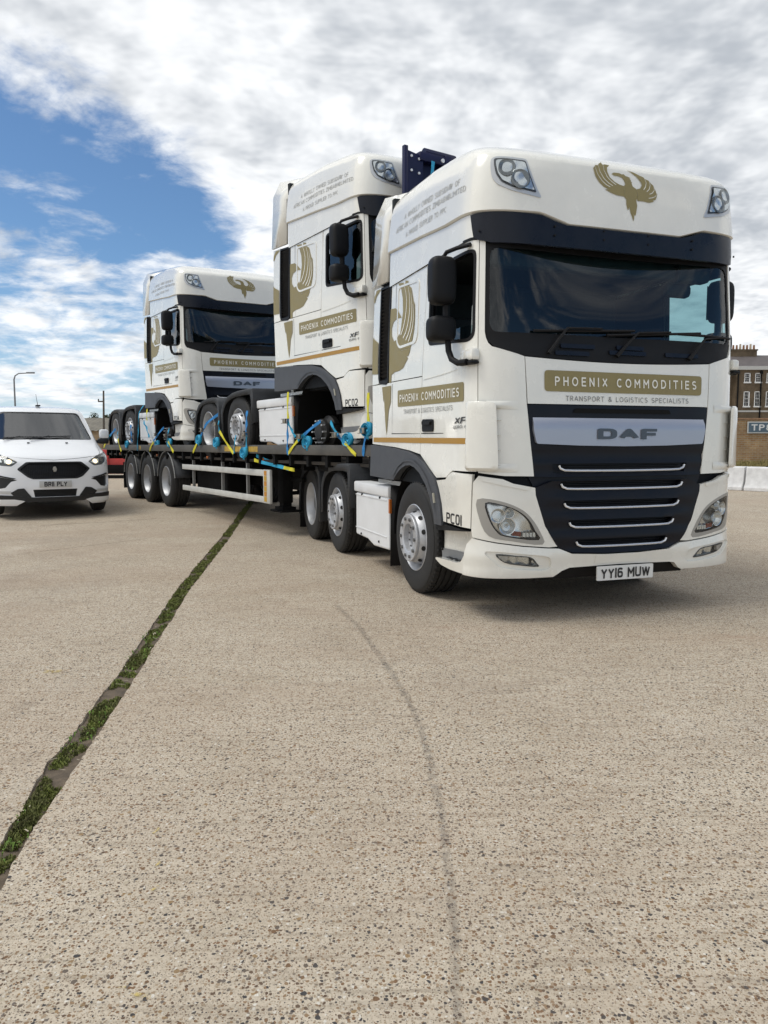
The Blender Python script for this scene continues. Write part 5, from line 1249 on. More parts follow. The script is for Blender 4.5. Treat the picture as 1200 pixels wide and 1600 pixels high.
# ---------------------------------------------------------------- ratchet straps
def strap(points, cols, w, label, ratchet=None, coil=None, nrm=(0, -1, 0)):
    """points: list of (x,y,z); cols: material per segment"""
    S = empty('ratchet_strap', TR.matrix_basis @ Vector(points[-1]))
    S.rotation_euler = TR.rotation_euler
    tag(S, label, 'strap', 'ratchet straps on the trailer')
    base = Vector(points[-1]); nr = Vector(nrm); w *= .8
    for i, (a, b) in enumerate(zip(points, points[1:])):
        a, b = Vector(a) - base, Vector(b) - base; t = (b - a).normalized(); sd = t.cross(nr).normalized() * w / 2; k = 6; V = []
        for j in range(k + 1):
            p = a + (b - a) * j / k + nr * (.008 * math.sin(math.pi * j / k)); tw_ = .25 * math.sin(j * 1.3 + i); s2 = sd * math.cos(tw_) + nr * (w / 2) * math.sin(tw_)
            V += [p + s2, p - s2, p - s2 - nr * .004, p + s2 - nr * .004]
        F = []
        for j in range(k): F += [(4 * j, 4 * j + 1, 4 * j + 5, 4 * j + 4), (4 * j + 3, 4 * j + 7, 4 * j + 6, 4 * j + 2), (4 * j + 1, 4 * j + 2, 4 * j + 6, 4 * j + 5), (4 * j, 4 * j + 4, 4 * j + 7, 4 * j + 3)]
        mesh_obj('webbing', V, F, cols[i], S)
    if ratchet:
        for rp in ratchet:
            p = Vector(rp) - base; q = MB(); d_ = Vector((.06, 0, .05))
            for sy in (-.028, .028): q.box((p.x - .075, p.y - .05, p.z + sy - .004), (p.x + .075, p.y + .0, p.z + sy + .004), 0, .002)
            q.tube([(p.x - .05, p.y - .025, p.z - .032), (p.x - .05, p.y - .025, p.z + .032)], .012, 8); q.tube([(p.x + .03, p.y - .03, p.z - .032), (p.x + .03, p.y - .03, p.z + .032)], .016, 8); q.box((p.x + .05, p.y - .07, p.z - .03), (p.x + .10, p.y - .055, p.z + .03), 0, .004)
            q.build('ratchet', mat('zinc_ratchet', (.30, .27, .22), .4, metal=.7), S)
    if coil:
        p = Vector(coil) - base; q = MB(); rng = random.Random(int(abs(coil[0]) * 100))
        V = []; F = []; n = 64; w2 = .024
        for i in range(n + 1):
            a = i * .42; rr = .022 + .062 * i / n; dy = rng.uniform(-.004, .004) + .012 * math.sin(i * .21)
            c, s_ = rr * 1.25 * math.cos(a), rr * 1.05 * math.sin(a) - .02 * i / n
            V += [(p.x + c, p.y - .03 + dy - w2, p.z + s_), (p.x + c, p.y - .03 + dy + w2, p.z + s_)]
        F = [(2 * i, 2 * i + 1, 2 * i + 3, 2 * i + 2) for i in range(n)]
        q.add(V, F)
        tl = len(V); e0 = Vector(V[-1])
        q.add([(p.x + .02, p.y - .055, p.z - .02), (p.x + .055, p.y - .045, p.z - .02), (p.x + .05, p.y - .04, p.z - .13), (p.x + .012, p.y - .05, p.z - .12)], [(0, 1, 2, 3)])
        so_ = q.build('strap_tail', M_CYANSTRAP, S, True, 80, fix=False); sd_ = so_.modifiers.new('s', 'SOLIDIFY'); sd_.thickness = .004
B_, Y_, C_ = M_BLUESTRAP, M_YELLOW, M_CYANSTRAP
yo = -1.275
strap([(-1.34, -1.20, 1.64), (-1.70, -1.25, 1.475), (-1.857, -1.27, 1.396), (-2.14, yo, 1.222)], [B_, C_, Y_], .05, 'blue and yellow strap running back from the bare front hub of PC02', [(-1.76, -1.27, 1.45)], (-1.62, -1.22, 1.39))
strap([(-1.08, -1.20, 1.63), (-.813, -1.25, 1.461), (-.605, -1.27, 1.368), (-.339, yo, 1.224)], [C_, B_, Y_], .05, 'blue and yellow strap running forward from the bare front hub of PC02', [(-.80, -1.27, 1.46)], (-.56, -1.22, 1.42))
strap([(-2.132, -1.27, 2.05), (-2.142, -1.27, 1.695), (-2.15, -1.275, 1.45), (-2.156, yo, 1.203)], [Y_, B_, B_], .055, 'upright strap, yellow above blue, over the white locker of PC02', [(-2.17, -1.28, 1.66)])
strap([(-2.12, -1.285, 1.66), (-2.0, -1.28, 1.53), (-1.913, -1.275, 1.447)], [C_, C_], .05, 'loose cyan strap tail slanting down beside the white locker of PC02')
strap([(-.052, -1.28, 1.92), (-.053, -1.28, 1.60), (-.11, -1.28, 1.45), (-.179, yo, 1.215)], [Y_, C_, B_], .055, 'upright strap, yellow above blue, at the bumper end of PC02', [(-.12, -1.29, 1.50)], (-.06, -1.26, 1.53))
strap([(-4.877, -1.23, 1.852), (-5.407, -1.26, 1.706), (-5.698, -1.27, 1.471), (-6.12, yo, 1.206)], [B_, B_, Y_], .06, 'strap slanting back from the rearmost wheel of PC02', [(-5.56, -1.27, 1.60)], (-5.70, -1.27, 1.45))
strap([(-4.90, -1.23, 1.74), (-4.768, -1.27, 1.568), (-4.147, yo, 1.206)], [C_, Y_], .06, 'strap slanting forward from the rearmost wheel of PC02 with hanging tail', [(-4.86, -1.27, 1.68)], (-4.80, -1.28, 1.40))
strap([(-3.489, -1.30, 1.852), (-3.50, -1.31, 1.66), (-3.567, -1.29, 1.486), (-3.579, yo, 1.195)], [B_, B_, C_], .07, 'blue strap hanging over the middle axle wheel of PC02', [(-3.57, -1.30, 1.50)], (-3.60, -1.29, 1.24))
strap([(-4.042, -1.27, 1.491), (-4.124, yo, 1.206)], [C_], .03, 'thin pale blue strap end behind the middle axle wheel of PC02')
strap([(-3.414, -1.20, 1.181), (-2.9, -1.18, 1.09), (-2.40, -1.14, 1.0)], [C_, C_], .06, 'upper of two blue straps slung under the deck edge', None, None)
strap([(-3.40, -1.24, 1.115), (-3.18, -1.23, 1.09), (-2.45, -1.2, 1.025), (-2.13, -1.19, 1.0)], [Y_, C_, Y_], .06, 'lower of two straps under the deck edge, with yellow ends')
strap([(-12.11, -1.23, 1.73), (-12.55, -1.26, 1.58), (-12.791, -1.27, 1.495), (-13.30, yo, 1.265)], [B_, C_, Y_], .07, 'strap at the tail end of the deck behind the last wheel of PC04', [(-12.66, -1.27, 1.54)], (-12.85, -1.27, 1.50))
strap([(-11.89, -1.23, 1.66), (-11.757, -1.27, 1.489), (-11.425, yo, 1.182)], [C_, Y_], .07, 'strap slanting forward from the last wheel of PC04, pale yellow below')
strap([(-10.373, -1.29, 1.80), (-10.36, -1.29, 1.60), (-10.414, -1.27, 1.40)], [B_, B_], .09, 'blue strap over the middle axle wheel of PC04', None, (-10.85, -1.24, 1.37))
strap([(-9.60, -1.2, 2.20), (-9.73, -1.27, 2.03), (-9.80, -1.28, 1.6), (-9.949, yo, 1.21)], [C_, C_, C_], .035, 'thin pale blue strap passing over the white locker of PC04')
strap([(-9.062, -1.27, 2.10), (-9.111, -1.27, 1.86)], [Y_], .07, 'short yellow strap over the top of the PC04 locker')
strap([(-9.33, -1.28, 1.843), (-9.10, -1.28, 1.70), (-8.917, -1.28, 1.50)], [C_, C_], .08, 'wide cyan strap tail lying across the white locker of PC04')
strap([(-8.133, -1.2, 1.69), (-8.45, -1.25, 1.52), (-8.648, -1.27, 1.406), (-8.95, yo, 1.217)], [B_, B_, Y_], .06, 'strap running back from the bare front hub of PC04', [(-8.40, -1.27, 1.55)], (-8.5, -1.2, 1.37))
strap([(-7.774, -1.2, 1.669), (-7.646, -1.27, 1.432), (-7.276, yo, 1.20)], [C_, Y_], .065, 'strap running forward from the bare front hub of PC04', [(-7.70, -1.27, 1.52)], (-7.58, -1.22, 1.40))
# ---------------------------------------------------------------- tall navy steel frame at the front of the deck
FRM = empty('steel_headframe', TR.matrix_basis @ Vector((.20, 0, 1.125)), (0, 0, R(-57.2)))
tag(FRM, 'tall dark blue steel frame standing between the front lorry cab and PC02', 'steel frame')
H_ = 3.39
for sg in (-1, 1):
    p = MB(); p.box((-.025, sg * .99, 0), (.025, sg * .94, H_ + .03), 0, .006); p.box((-.07, sg * .93, 0), (-.05, sg * .80, H_ - .1)); p.build('frame_post', M_NAVY, FRM)
    g = MB(); pl = [(sg * .94, H_ - .02), (sg * .94, H_ - .85), (sg * .76, H_ - .70), (sg * .74, H_ - .05)]
    g.add([(.012, y, z) for y, z in pl] + [(.024, y, z) for y, z in pl], [(0, 1, 2, 3), (7, 6, 5, 4), (0, 4, 5, 1), (1, 5, 6, 2), (2, 6, 7, 3), (3, 7, 4, 0)]); g.build('gusset_plate', M_NAVY, FRM, False)
    for dy, dz in ((.90, -.07), (.80, -.085), (.90, -.22), (.80, -.235)):
        b = MB(); b.tube([(.020, sg * dy, H_ + dz), (.034, sg * dy, H_ + dz)], .014, 10); b.build('bolt', mat('bolt_white', (.75, .76, .78), .4), FRM)
    c = MB(); c.box((-.05, sg * .46, H_ - .95), (.06, sg * .33, H_ + .012), 0, .01); c.build('frame_column', M_NAVY, FRM)
tb = MB(); tb.box((-.06, -.80, H_ - .10), (.05, .94, H_ + .0), 0, .02); tb.tube([(.0, -.72, H_ + .01), (.0, -.30, H_ + .01)], .045, 10); tb.build('top_beam', M_NAVY, FRM)
tb = MB(); tb.box((-.06, -.92, H_ - 1.02), (.06, .92, H_ - .93), 0, .008); tb.box((-.06, -.92, .4), (.06, .92, .5)); tb.build('cross_beam', M_NAVY, FRM)
pn = MB(); pn.box((-.06, -.92, H_ - .93), (-.05, .92, H_ - .09)); pn.build('back_panel', M_NAVY, FRM, False)
h = MB(); h.tube([(.052, -.50, H_ - .055), (.064, -.50, H_ - .055)], .022, 14); h.build('lifting_eye', mat('bolt_white', (.75, .76, .78), .4), FRM)
strap([(.29, -.655, 1.125 + H_ - .10), (.29, -.71, 1.125 + H_ - .55), (.29, -.76, 1.125 + H_ - 1.0)], [C_, C_], .055, 'bright blue strap hanging diagonally on the navy steel frame', None, None, (1, 0, 0))
# ---------------------------------------------------------------- white van
VAN = empty('panel_van', (0, 0, 0)); 
VPOS = Vector((-5.73, 12.9, .09)); VYAW = R(-58)
VAN.location = VPOS; VAN.rotation_euler = (0, 0, VYAW)
tag(VAN, 'white panel van with black hexagonal grille and number plate BR11 PLY', 'van')
VB, VN, VHW = .60, 2.6, .985
_vp = []
for i in range(201):
    t = math.pi / 2 * i / 200; _vp.append((-VB + VB * math.cos(t) ** (2 / VN), VHW * math.sin(t) ** (2 / VN)))
_vs = [0]
for a, b in zip(_vp, _vp[1:]): _vs.append(_vs[-1] + math.hypot(b[0] - a[0], b[1] - a[1]))
VS1 = _vs[-1]; VLEN = 4.9
VPROF = [(0, .20, -.05, .93), (.10, .29, -.01, .965), (.35, .52, .0, .985), (.58, .75, -.015, .985), (.78, .94, -.055, .985), (.92, 1.04, -.13, .985), (1.02, 1.085, -.22, .982), (1.65, 1.295, -.80, .955), (2.63, 1.885, -1.58, .835), (2.80, 1.955, -1.74, .80), (3.0, 1.99, -1.95, .755), (3.4, 2.0, -2.3, .60), (3.9, 2.01, -2.7, .0)]
def vbody(s, w, off=0.):
    def P(s, w):
        z, dx, hw = lerp_tab(VPROF, w); a = abs(s)
        if a <= VS1:
            i = min(max(bisect.bisect_right(_vs, a) - 1, 0), len(_vp) - 2); k = (a - _vs[i]) / (_vs[i + 1] - _vs[i]); p, q = _vp[i], _vp[i + 1]
            X = p[0] + (q[0] - p[0]) * k; Y = p[1] + (q[1] - p[1]) * k
            wy = 1 + .0 * Y
            X = dx + X
        else:
            k = (a - VS1) / VLEN; x0 = dx - VB; X = x0 + (-5.0 - x0) * k; Y = VHW
        return Vector((X, math.copysign(Y * hw / VHW, s) if s else 0.0, z))
    p = P(s, w)
    if off:
        e = 2e-3; du = P(s + e, w) - P(s - e, w); dv = P(s, w + e) - P(s, w - e); n = du.cross(dv)
        if n.length > 1e-12: p = p + n.normalized() * off
    return tuple(p)
M_VW = mat('van_white', (.80, .815, .84), .25, coat=.7)
M_VBLK = mat('van_black', (.010, .011, .013), .45)
wsp = round_poly([(-.93, 1.72), (.93, 1.72), (.87, 2.62), (-.87, 2.62)], .12)
wsp = [(a, b - .05 * (a / .93) ** 2 * (1 if b < 2 else .4) + (.05 if b < 2 else 0) ) for a, b in wsp]
hexg = [(-.60, .665), (-.44, .80), (.44, .80), (.60, .665), (.46, .525), (.36, .487), (-.36, .487), (-.44, .525)]
def hl(sg): return [(sg * a, b) for a, b in ((.57, .80), (.68, .715), (.90, .735), (1.12, .86), (1.17, 1.03), (1.05, 1.13), (.86, 1.02), (.70, .90))][::sg]
def fogv(sg): return [(sg * a, b) for a, b in ((.60, .475), (.72, .50), (.98, .54), (1.08, .52), (1.06, .36), (.98, .315), (.80, .345), (.70, .45))][::sg]
def tri(sg): return [(sg * a, b) for a, b in ((.39, .165), (.50, .335), (.60, .325), (.72, .25), (.68, .20), (.62, .175))][::sg]
low = [(-.34, .165), (.34, .165), (.36, .305), (-.36, .305)]
holes = [wsp, round_poly(hexg, .03)] + [round_poly(hl(s), .03) for s in (-1, 1)] + [round_poly(fogv(s), .02) for s in (-1, 1)] + [low]
for sg in (-1, 1): holes.append(round_poly([(sg * a, b) for a, b in ((1.42, 1.80), (2.25, 1.72), (2.25, 2.55), (1.62, 2.55))][::sg], .06))
shell_poly = [(-VS1 - VLEN, .0), (-.66, .0), (-.46, .125), (.46, .125), (.66, .0), (VS1 + VLEN, .0), (VS1 + VLEN, 3.8), (-VS1 - VLEN, 3.8)]
# wheel openings on the flanks
def warch(sg, k): c = VS1 + VLEN * k; return [(sg * (c + .40 * math.cos(R(a))), .13 + .42 * math.sin(R(a))) for a in range(0, 181, 12)][::sg]
holes += [warch(s, k) for s in (-1, 1) for k in (.125,)]
panel('van_body', vbody, shell_poly, M_VW, VAN, holes=holes, thick=.04, step=.09)
wso = panel('windscreen', vbody, wsp, glass('van_windscreen', (.20, .25, .26), 1.95), VAN, off=-.012, step=.12)
panel('windscreen_frit', vbody, wsp, M_VBLK, VAN, holes=[[(a * .965, 2.17 + (b - 2.17) * .94) for a, b in wsp]], off=-.008, step=.1)
gv = panel('grille', vbody, round_poly(hexg, .03), M_VBLK, VAN, off=-.03, step=.06)
gm = MB()
for k in range(13):
    zz = .50 + k * .023; hwk = .38 + .17 * (1 - abs(zz - .655) / .17); gm.tube([vbody(-hwk + 2 * hwk * j / 10, zz, -.022) for j in range(11)], .004, 4, caps=False)
for k in range(40):
    u = -.56 + k * .0287; gm.tube([vbody(u, max(.495, .655 - (.57 - abs(u))), -.022), vbody(u, min(.785, .665 + (.57 - abs(u))), -.022)], .003, 4, caps=False)
g_ = gm.build('grille_mesh', M_BLACK, gv); g_['kind'] = 'stuff'
panel('grille_rim', vbody, round_poly(hexg, .03), M_VBLK, gv, holes=[round_poly([(a * .93, .65 + (b - .65) * .86) for a, b in hexg], .03)], off=.004, thick=.03, step=.06)
bz = MB(); c0 = Vector(vbody(0, .66, -.005)); bz.lathe([(.0, -.012), (.030, -.012), (.036, 0), (.034, .01)], 6); bo = bz.build('grille_badge', M_LAMPG, gv); bo.location = c0; bo.rotation_euler = (0, 0, math.pi / 2); bo.scale = (1, 1, 1.5)
for sg in (-1, 1):
    lp = panel('headlamp', vbody, round_poly(hl(sg), .03), M_LAMPDK, VAN, off=-.03, step=.05)
    panel('lamp_bowl', vbody, round_poly([(sg * a, b) for a, b in ((.62, .80), (.71, .755), (.80, .775), (.80, .88), (.72, .87))][::sg], .02), M_REFL, lp, off=-.012, step=.03)
    panel('side_lamp', vbody, round_poly([(sg * a, b) for a, b in ((.84, .80), (.94, .81), (1.10, .92), (1.10, 1.0), (1.03, 1.03), (.88, .96))][::sg], .02), M_REFL, lp, off=-.015, step=.03)
    c0 = Vector(vbody(sg * .72, .815, -.004)); n0 = (Vector(vbody(sg * .72, .815, .1)) - c0).normalized()
    b = MB(); b.lathe([(.0, -.012), (.03, -.010), (.042, .0), (.045, .01)], 18); bo = b.build('lamp_bulb', mat('van_lamp_glow', (.9, .8, .55), .3, emit=((1, .78, .45), 1.6)), lp); bo.location = c0; bo.rotation_mode = 'QUATERNION'; bo.rotation_quaternion = n0.to_track_quat('-Y', 'Z')
    panel('lens', vbody, round_poly(hl(sg), .03), M_LENS, lp, off=.004, step=.08)
    panel('fog_intake', vbody, round_poly(fogv(sg), .02), M_VBLK, VAN, off=-.04, step=.06)
    panel('bumper_vane', vbody, round_poly(tri(sg), .015), M_VBLK, VAN, off=.012, thick=.03, step=.06)
    panel('fog_blade', vbody, [(sg * a, b) for a, b in ((.62, .505), (.66, .49), (.98, .55), (.98, .575))][::sg], M_VBLK, VAN, off=.014, thick=.03, step=.06)
    panel('bumper_plate', vbody, [(sg * a, b) for a, b in ((.66, .225), (1.02, .25), (1.02, .285), (.72, .285))][::sg], mat('van_silver', (.55, .56, .57), .35, metal=.3), VAN, off=.008, thick=.02, step=.06)
    panel('door_window', vbody, round_poly([(sg * a, b) for a, b in ((1.42, 1.80), (2.25, 1.72), (2.25, 2.55), (1.62, 2.55))][::sg], .06), glass('van_side_glass', (.25, .3, .3), 1.5), VAN, off=-.01, step=.15)
    mrr = MB(); mrr.box((-1.44, sg * 1.02, 1.37), (-1.30, sg * 1.19, 1.55), 0, .04); mo = mrr.build('door_mirror', M_VW, VAN)
    mb2 = MB(); mb2.box((-1.44, sg * .99, 1.27), (-1.30, sg * 1.185, 1.38), 0, .035); mb2.box((-1.40, sg * .93, 1.28), (-1.30, sg * 1.03, 1.34)); mb2.build('mirror_base', M_VBLK, mo)
    for X in (-.95, -3.9):
        wv = empty('wheel', (X, sg * .86, .335), (0, 0, math.pi if sg > 0 else 0), VAN)
        t = MB(); t.lathe([(.20, -.09), (.225, -.105), (.28, -.112), (.318, -.095), (.335, -.06), (.335, .06), (.318, .095), (.28, .112), (.20, .10)], 40); t.build('tyre', M_TYRE, wv)
        t = MB(); t.lathe([(.205, -.095), (.195, -.08), (.15, -.06), (.05, -.075), (.0, -.075)], 32); t.build('rim', M_LAMPDK, wv)
for sg in (-1, 1):
    for nm, pts, wd in (('bonnet_gap', [(sg * .97, 1.62), (sg * .93, 1.30), (sg * .90, 1.10), (sg * .84, 1.0)], .012), ('bumper_gap', [(sg * 1.16, .70), (sg * .95, .70), (sg * .72, .725)], .008), ('door_gap', [(sg * 1.38, 1.75), (sg * 1.40, 1.2), (sg * 1.42, .60)], .012)):
        v, f = ribbon(vbody, pts, wd, .002); mesh_obj(nm, v, f, M_VBLK, VAN)
v, f = ribbon(vbody, [(-.84 + 1.68 * i / 16, 1.0 - .15 * (1 - abs(i - 8) / 8) ** .5 - .01) for i in range(17)], .008, .002); mesh_obj('bonnet_gap', v, f, M_VBLK, VAN)
panel('lower_intake', vbody, low, M_VBLK, VAN, off=-.03, step=.06)
ilm = MB()
for k in range(5): ilm.tube([vbody(-.33 + .66 * j / 8, .180 + k * .026, -.02) for j in range(9)], .005, 4, caps=False)
ilm.build('intake_bar', M_BLACK, VAN)
panel('splitter', vbody, [(-1.08, .135), (-.66, .125), (-.46, .085), (.46, .085), (.66, .125), (1.08, .135), (1.08, .215), (.62, .195), (.36, .16), (-.36, .16), (-.62, .195), (-1.08, .215)], M_VBLK, VAN, off=.022, thick=.05, step=.06)
panel('skirt_lip', vbody, [(-1.1, .06), (-.60, .05), (-.50, .10), (-.66, .13), (-1.1, .13)], M_VW, VAN, off=.03, thick=.05, step=.06)
panel('skirt_lip', vbody, [(.60, .05), (1.1, .06), (1.1, .13), (.66, .13), (.50, .10)], M_VW, VAN, off=.03, thick=.05, step=.06)
vpf = lambda u, v, o=0.: (.022 + o, u, v)
npv = MB(); npv.box((.008, -.26, .515), (.022, .26, .626), 0, .003); npo = npv.build('number_plate', mat('van_plate', (.50, .50, .49), .45), VAN)
lettering('plate_lettering', vpf, 'BR11 PLY', -.185, .185, .529, .612, M_BLACKTXT, npo, .003, .0, True, sw=.23, q=.62)
for k, (u, v_) in enumerate(((-.33, 1.60), (.33, 1.60))):
    j = MB(); p = vbody(u, v_, .004); j.box((p[0] - .02, p[1] - .02, p[2] - .005), (p[0] + .02, p[1] + .02, p[2] + .015), 0, .005); j.build('washer_jet', M_VBLK, VAN)
for a, b, c in (((-.30, 1.70), (.05, 1.80), (.45, 1.83)), ((-.75, 1.70), (-.45, 1.79), (.10, 1.80))):
    w = MB(); w.tube([vbody(*a, .03), vbody(*b, .03)], .012, 6); w.tube([vbody(b[0] - .3, b[1] - .02, .012), vbody(*b, .015), vbody(*c, .012)], .011, 6); w.build('wiper', M_VBLK, VAN)
an = MB(); an.box((-1.95, -.04, 1.99), (-1.80, .04, 2.02), 0, .01); an.tube([(-1.88, 0, 2.01), (-2.1, .0, 2.24)], [.006, .003], 6); an.build('aerial', M_VBLK, VAN)
vi = MB(); vi.box((-1.55, -.85, .8), (-.75, .85, 1.22), 0, .05); vi.box((-2.5, -.7, .75), (-2.2, -.2, 1.6), 0, .06); vi.box((-2.5, .2, .75), (-2.2, .7, 1.6), 0, .06); vi.box((-2.75, -.9, .4), (-2.7, .9, 1.95)); vi.box((-4.9, -.8, .25), (-.4, .8, .40)); vi.build('van_interior', mat('van_interior', (.035, .037, .04), .8), VAN)
# ---------------------------------------------------------------- background
def brick_mat(name, c1, c2, mortar, sc):
    m = bpy.data.materials.new(name); m.use_nodes = True; nt = m.node_tree; N = nt.nodes; L = nt.links; b = N['Principled BSDF']; b.inputs['Roughness'].default_value = .9
    tc = N.new('ShaderNodeTexCoord'); mp = N.new('ShaderNodeMapping'); L.new(tc.outputs['Object'], mp.inputs[0]); mp.inputs['Rotation'].default_value = (R(90), 0, 0)
    br = N.new('ShaderNodeTexBrick'); L.new(mp.outputs[0], br.inputs['Vector']); br.inputs['Scale'].default_value = sc; br.inputs['Color1'].default_value = (*c1, 1); br.inputs['Color2'].default_value = (*c2, 1); br.inputs['Mortar'].default_value = (*mortar, 1); br.inputs['Mortar Size'].default_value = .02; br.inputs['Brick Width'].default_value = .5; br.inputs['Row Height'].default_value = .17
    n = N.new('ShaderNodeTexNoise'); L.new(tc.outputs['Object'], n.inputs['Vector']); n.inputs['Scale'].default_value = .9; n.inputs['Detail'].default_value = 6; n.inputs['Roughness'].default_value = .7
    mr = N.new('ShaderNodeMapRange'); L.new(n.outputs[0], mr.inputs[0]); mr.inputs[1].default_value = .3; mr.inputs[2].default_value = .7; mr.inputs[3].default_value = .62; mr.inputs[4].default_value = 1.3
    sc_ = N.new('ShaderNodeVectorMath'); sc_.operation = 'SCALE'; L.new(br.outputs[0], sc_.inputs[0]); L.new(mr.outputs[0], sc_.inputs[3]); L.new(sc_.outputs[0], b.inputs['Base Color'])
    bp = N.new('ShaderNodeBump'); bp.inputs['Strength'].default_value = .4; bp.inputs['Distance'].default_value = .01; L.new(br.outputs['Fac'], bp.inputs['Height']); bp.invert = True; L.new(bp.outputs[0], b.inputs['Normal'])
    return m
# white painted concrete barrier blocks
M_BARR = mat('barrier_white_paint', (.66, .66, .66), .7, noise=.16, nscale=5, bump=.3, bscale=30)
bd = Vector((-.60, .80, 0)); bp0 = Vector((13.0, 16.2, .09))
names = ['nearest', 'second', 'third', 'fourth', 'furthest']
for k in range(5):
    o = empty('concrete_barrier', bp0 + bd * (2.55 * k), (0, 0, math.atan2(bd.y, bd.x)))
    p = MB(); prof = [(-.24, 0), (-.24, .09), (-.17, .22), (-.13, .62), (-.10, .655), (.10, .655), (.13, .62), (.17, .22), (.24, .09), (.24, 0)]
    n = len(prof); p.add([(0, y, z) for y, z in prof] + [(2.5, y, z) for y, z in prof], [(i, (i + 1) % n, n + (i + 1) % n, n + i) for i in range(n)] + [tuple(range(n)), tuple(range(n, 2 * n))])
    b_ = p.build('barrier_block', M_BARR, o, True, 25); bv = b_.modifiers.new('b', 'BEVEL'); bv.width = .015; bv.segments = 2
    q = MB()
    for xx in (.5, 1.25, 2.0): q.box((xx - .035, -.02, .650), (xx + .035, .02, .675))
    q.build('lifting_slot', M_DARK, o, False)
    tag(o, 'white painted concrete barrier block, %s along the row beyond the lorry' % names[k], 'barrier', 'white barrier blocks')
# grass bank
V = []; F = []; nx, ny = 40, 8
for j in range(ny + 1):
    for i in range(nx + 1):
        x = -6 + 60 * i / nx; yy = 26.2 + 4.0 * j / ny
        V.append((x, yy, .085 + .50 * (j / ny) ** .8 + .06 * mnoise.noise(Vector((x, yy, 0)))))
for j in range(ny):
    for i in range(nx): F.append((j * (nx + 1) + i, j * (nx + 1) + i + 1, (j + 1) * (nx + 1) + i + 1, (j + 1) * (nx + 1) + i))
o = mesh_obj('grass_bank', V, F, mat('bank_soil', (.10, .10, .05), .95, noise=.4, nscale=2), None, True); o['kind'] = 'structure'
V = []; F = []
for _ in range(26000):
    x = rg.uniform(8, 26); t = rg.random(); yy = 26.2 + 4.0 * t; z0 = .085 + .50 * t ** .8; h = .06 + .14 * rg.random() * (1 + max(0, mnoise.noise(Vector((x * .8, yy, 3))))); w = .02
    dx, dy = rg.uniform(-.1, .1), rg.uniform(-.1, .1); an = rg.random() * 3.14; q = len(V)
    V += [(x - w * math.cos(an), yy - w * math.sin(an), z0), (x + w * math.cos(an), yy + w * math.sin(an), z0), (x + dx, yy + dy, z0 + h)]; F.append((q, q + 1, q + 2))
o = mesh_obj('bank_grass', V, F, moss_mat('bank_grass', (.20, .18, .06), (.34, .27, .11))); tag(o, 'rough green grass on the bank below the brick wall', 'grass', kind='stuff')
# brick boundary wall with the sign
w = empty('brick_wall', (0, 30.2, 0)); tag(w, 'yellow brown brick wall carrying the TP8 sign, beyond the white barrier', 'wall')
mb = MB(); mb.box((-8, 0, .2), (60, .35, 2.33)); mb.build('wall_face', brick_mat('yard_brick', (.36, .195, .085), (.44, .28, .135), (.42, .35, .25), 2.2), w, False)
mb = MB(); mb.box((-8.02, -.04, 2.33), (60.02, .39, 2.41), 0, .015); mb.build('wall_coping', mat('coping_brick', (.27, .16, .09), .9, noise=.3), w)
s = empty('wall_sign', (14.72, 30.16, 1.80)); tag(s, 'slate blue sign with pale border reading TP8 on the brick wall', 'sign')
mb = MB(); mb.box((0, -.03, 0), (2.30, .0, .47)); mb.build('sign_border', mat('sign_pale', (.60, .60, .57), .6), s, False)
mb = MB(); mb.box((.045, -.036, .045), (2.255, -.031, .425)); mb.build('sign_face', mat('sign_slate', (.10, .15, .19), .6, noise=.1), s, False)
lettering('lettering', lambda u, v, o: (u, -.036 - o, v), 'TP8', .15, .98, .11, .36, mat('sign_letters', (.78, .78, .76), .6), s, .004, .10, True, sw=.19)
# terrace house
T_ = empty('brick_house', (47.5, 105, 0)); tag(T_, 'dark brown brick terrace house with white sash windows and slate roof', 'house')
M_HB = brick_mat('sooty_brick', (.115, .080, .046), (.15, .105, .06), (.13, .11, .08), 2.2)
mb = MB(); mb.box((1.9, 0, 0), (22, 9, 11.75)); mb.box((-.2, 1.0, 0), (1.9, 9, 11.75)); mb.build('wall', M_HB, T_, False)
mb = MB(); mb.box((-.5, -.35, 11.75), (22.3, 0, 12.25)); mb.build('cornice', mat('cornice_stone', (.50, .50, .48), .8), T_, False)
mb = MB(); mb.add([(-.5, -.35, 12.25), (22.3, -.35, 12.25), (22.3, 9.3, 12.25), (-.5, 9.3, 12.25), (2.0, 4.5, 14.3), (19.8, 4.5, 14.3)], [(0, 1, 5, 4), (1, 2, 5), (2, 3, 4, 5), (3, 0, 4)]); rfo = mb.build('roof', mat('slate_roof', (.105, .09, .088), .7, noise=.25, nscale=1.2), T_, False)
mb = MB(); mb.box((2.6, 3.9, 13.6), (6.6, 4.9, 15.0)); mb.box((2.5, 3.8, 14.9), (6.7, 5.0, 15.1)); cho = mb.build('chimney', M_HB, rfo, False)
for k in range(8):
    mb = MB(); mb.tube([(2.85 + k * .5, 4.4, 15.1), (2.85 + k * .5, 4.4, 15.75 + (.15 if k % 3 == 0 else 0))], [.17, .13], 8); mb.build('chimney_pot', mat('terracotta', (.26, .13, .07), .85) if k % 3 else mat('pale_pot', (.45, .38, .28), .85), rfo)
mb = MB(); mb.box((1.9, -.06, 5.9), (22, 0, 6.12)); mb.build('string_course', mat('cornice_stone'), T_, False)
M_SASH = mat('sash_white', (.78, .78, .76), .5); M_PANE = mat('dark_pane', (.02, .025, .032), .08)
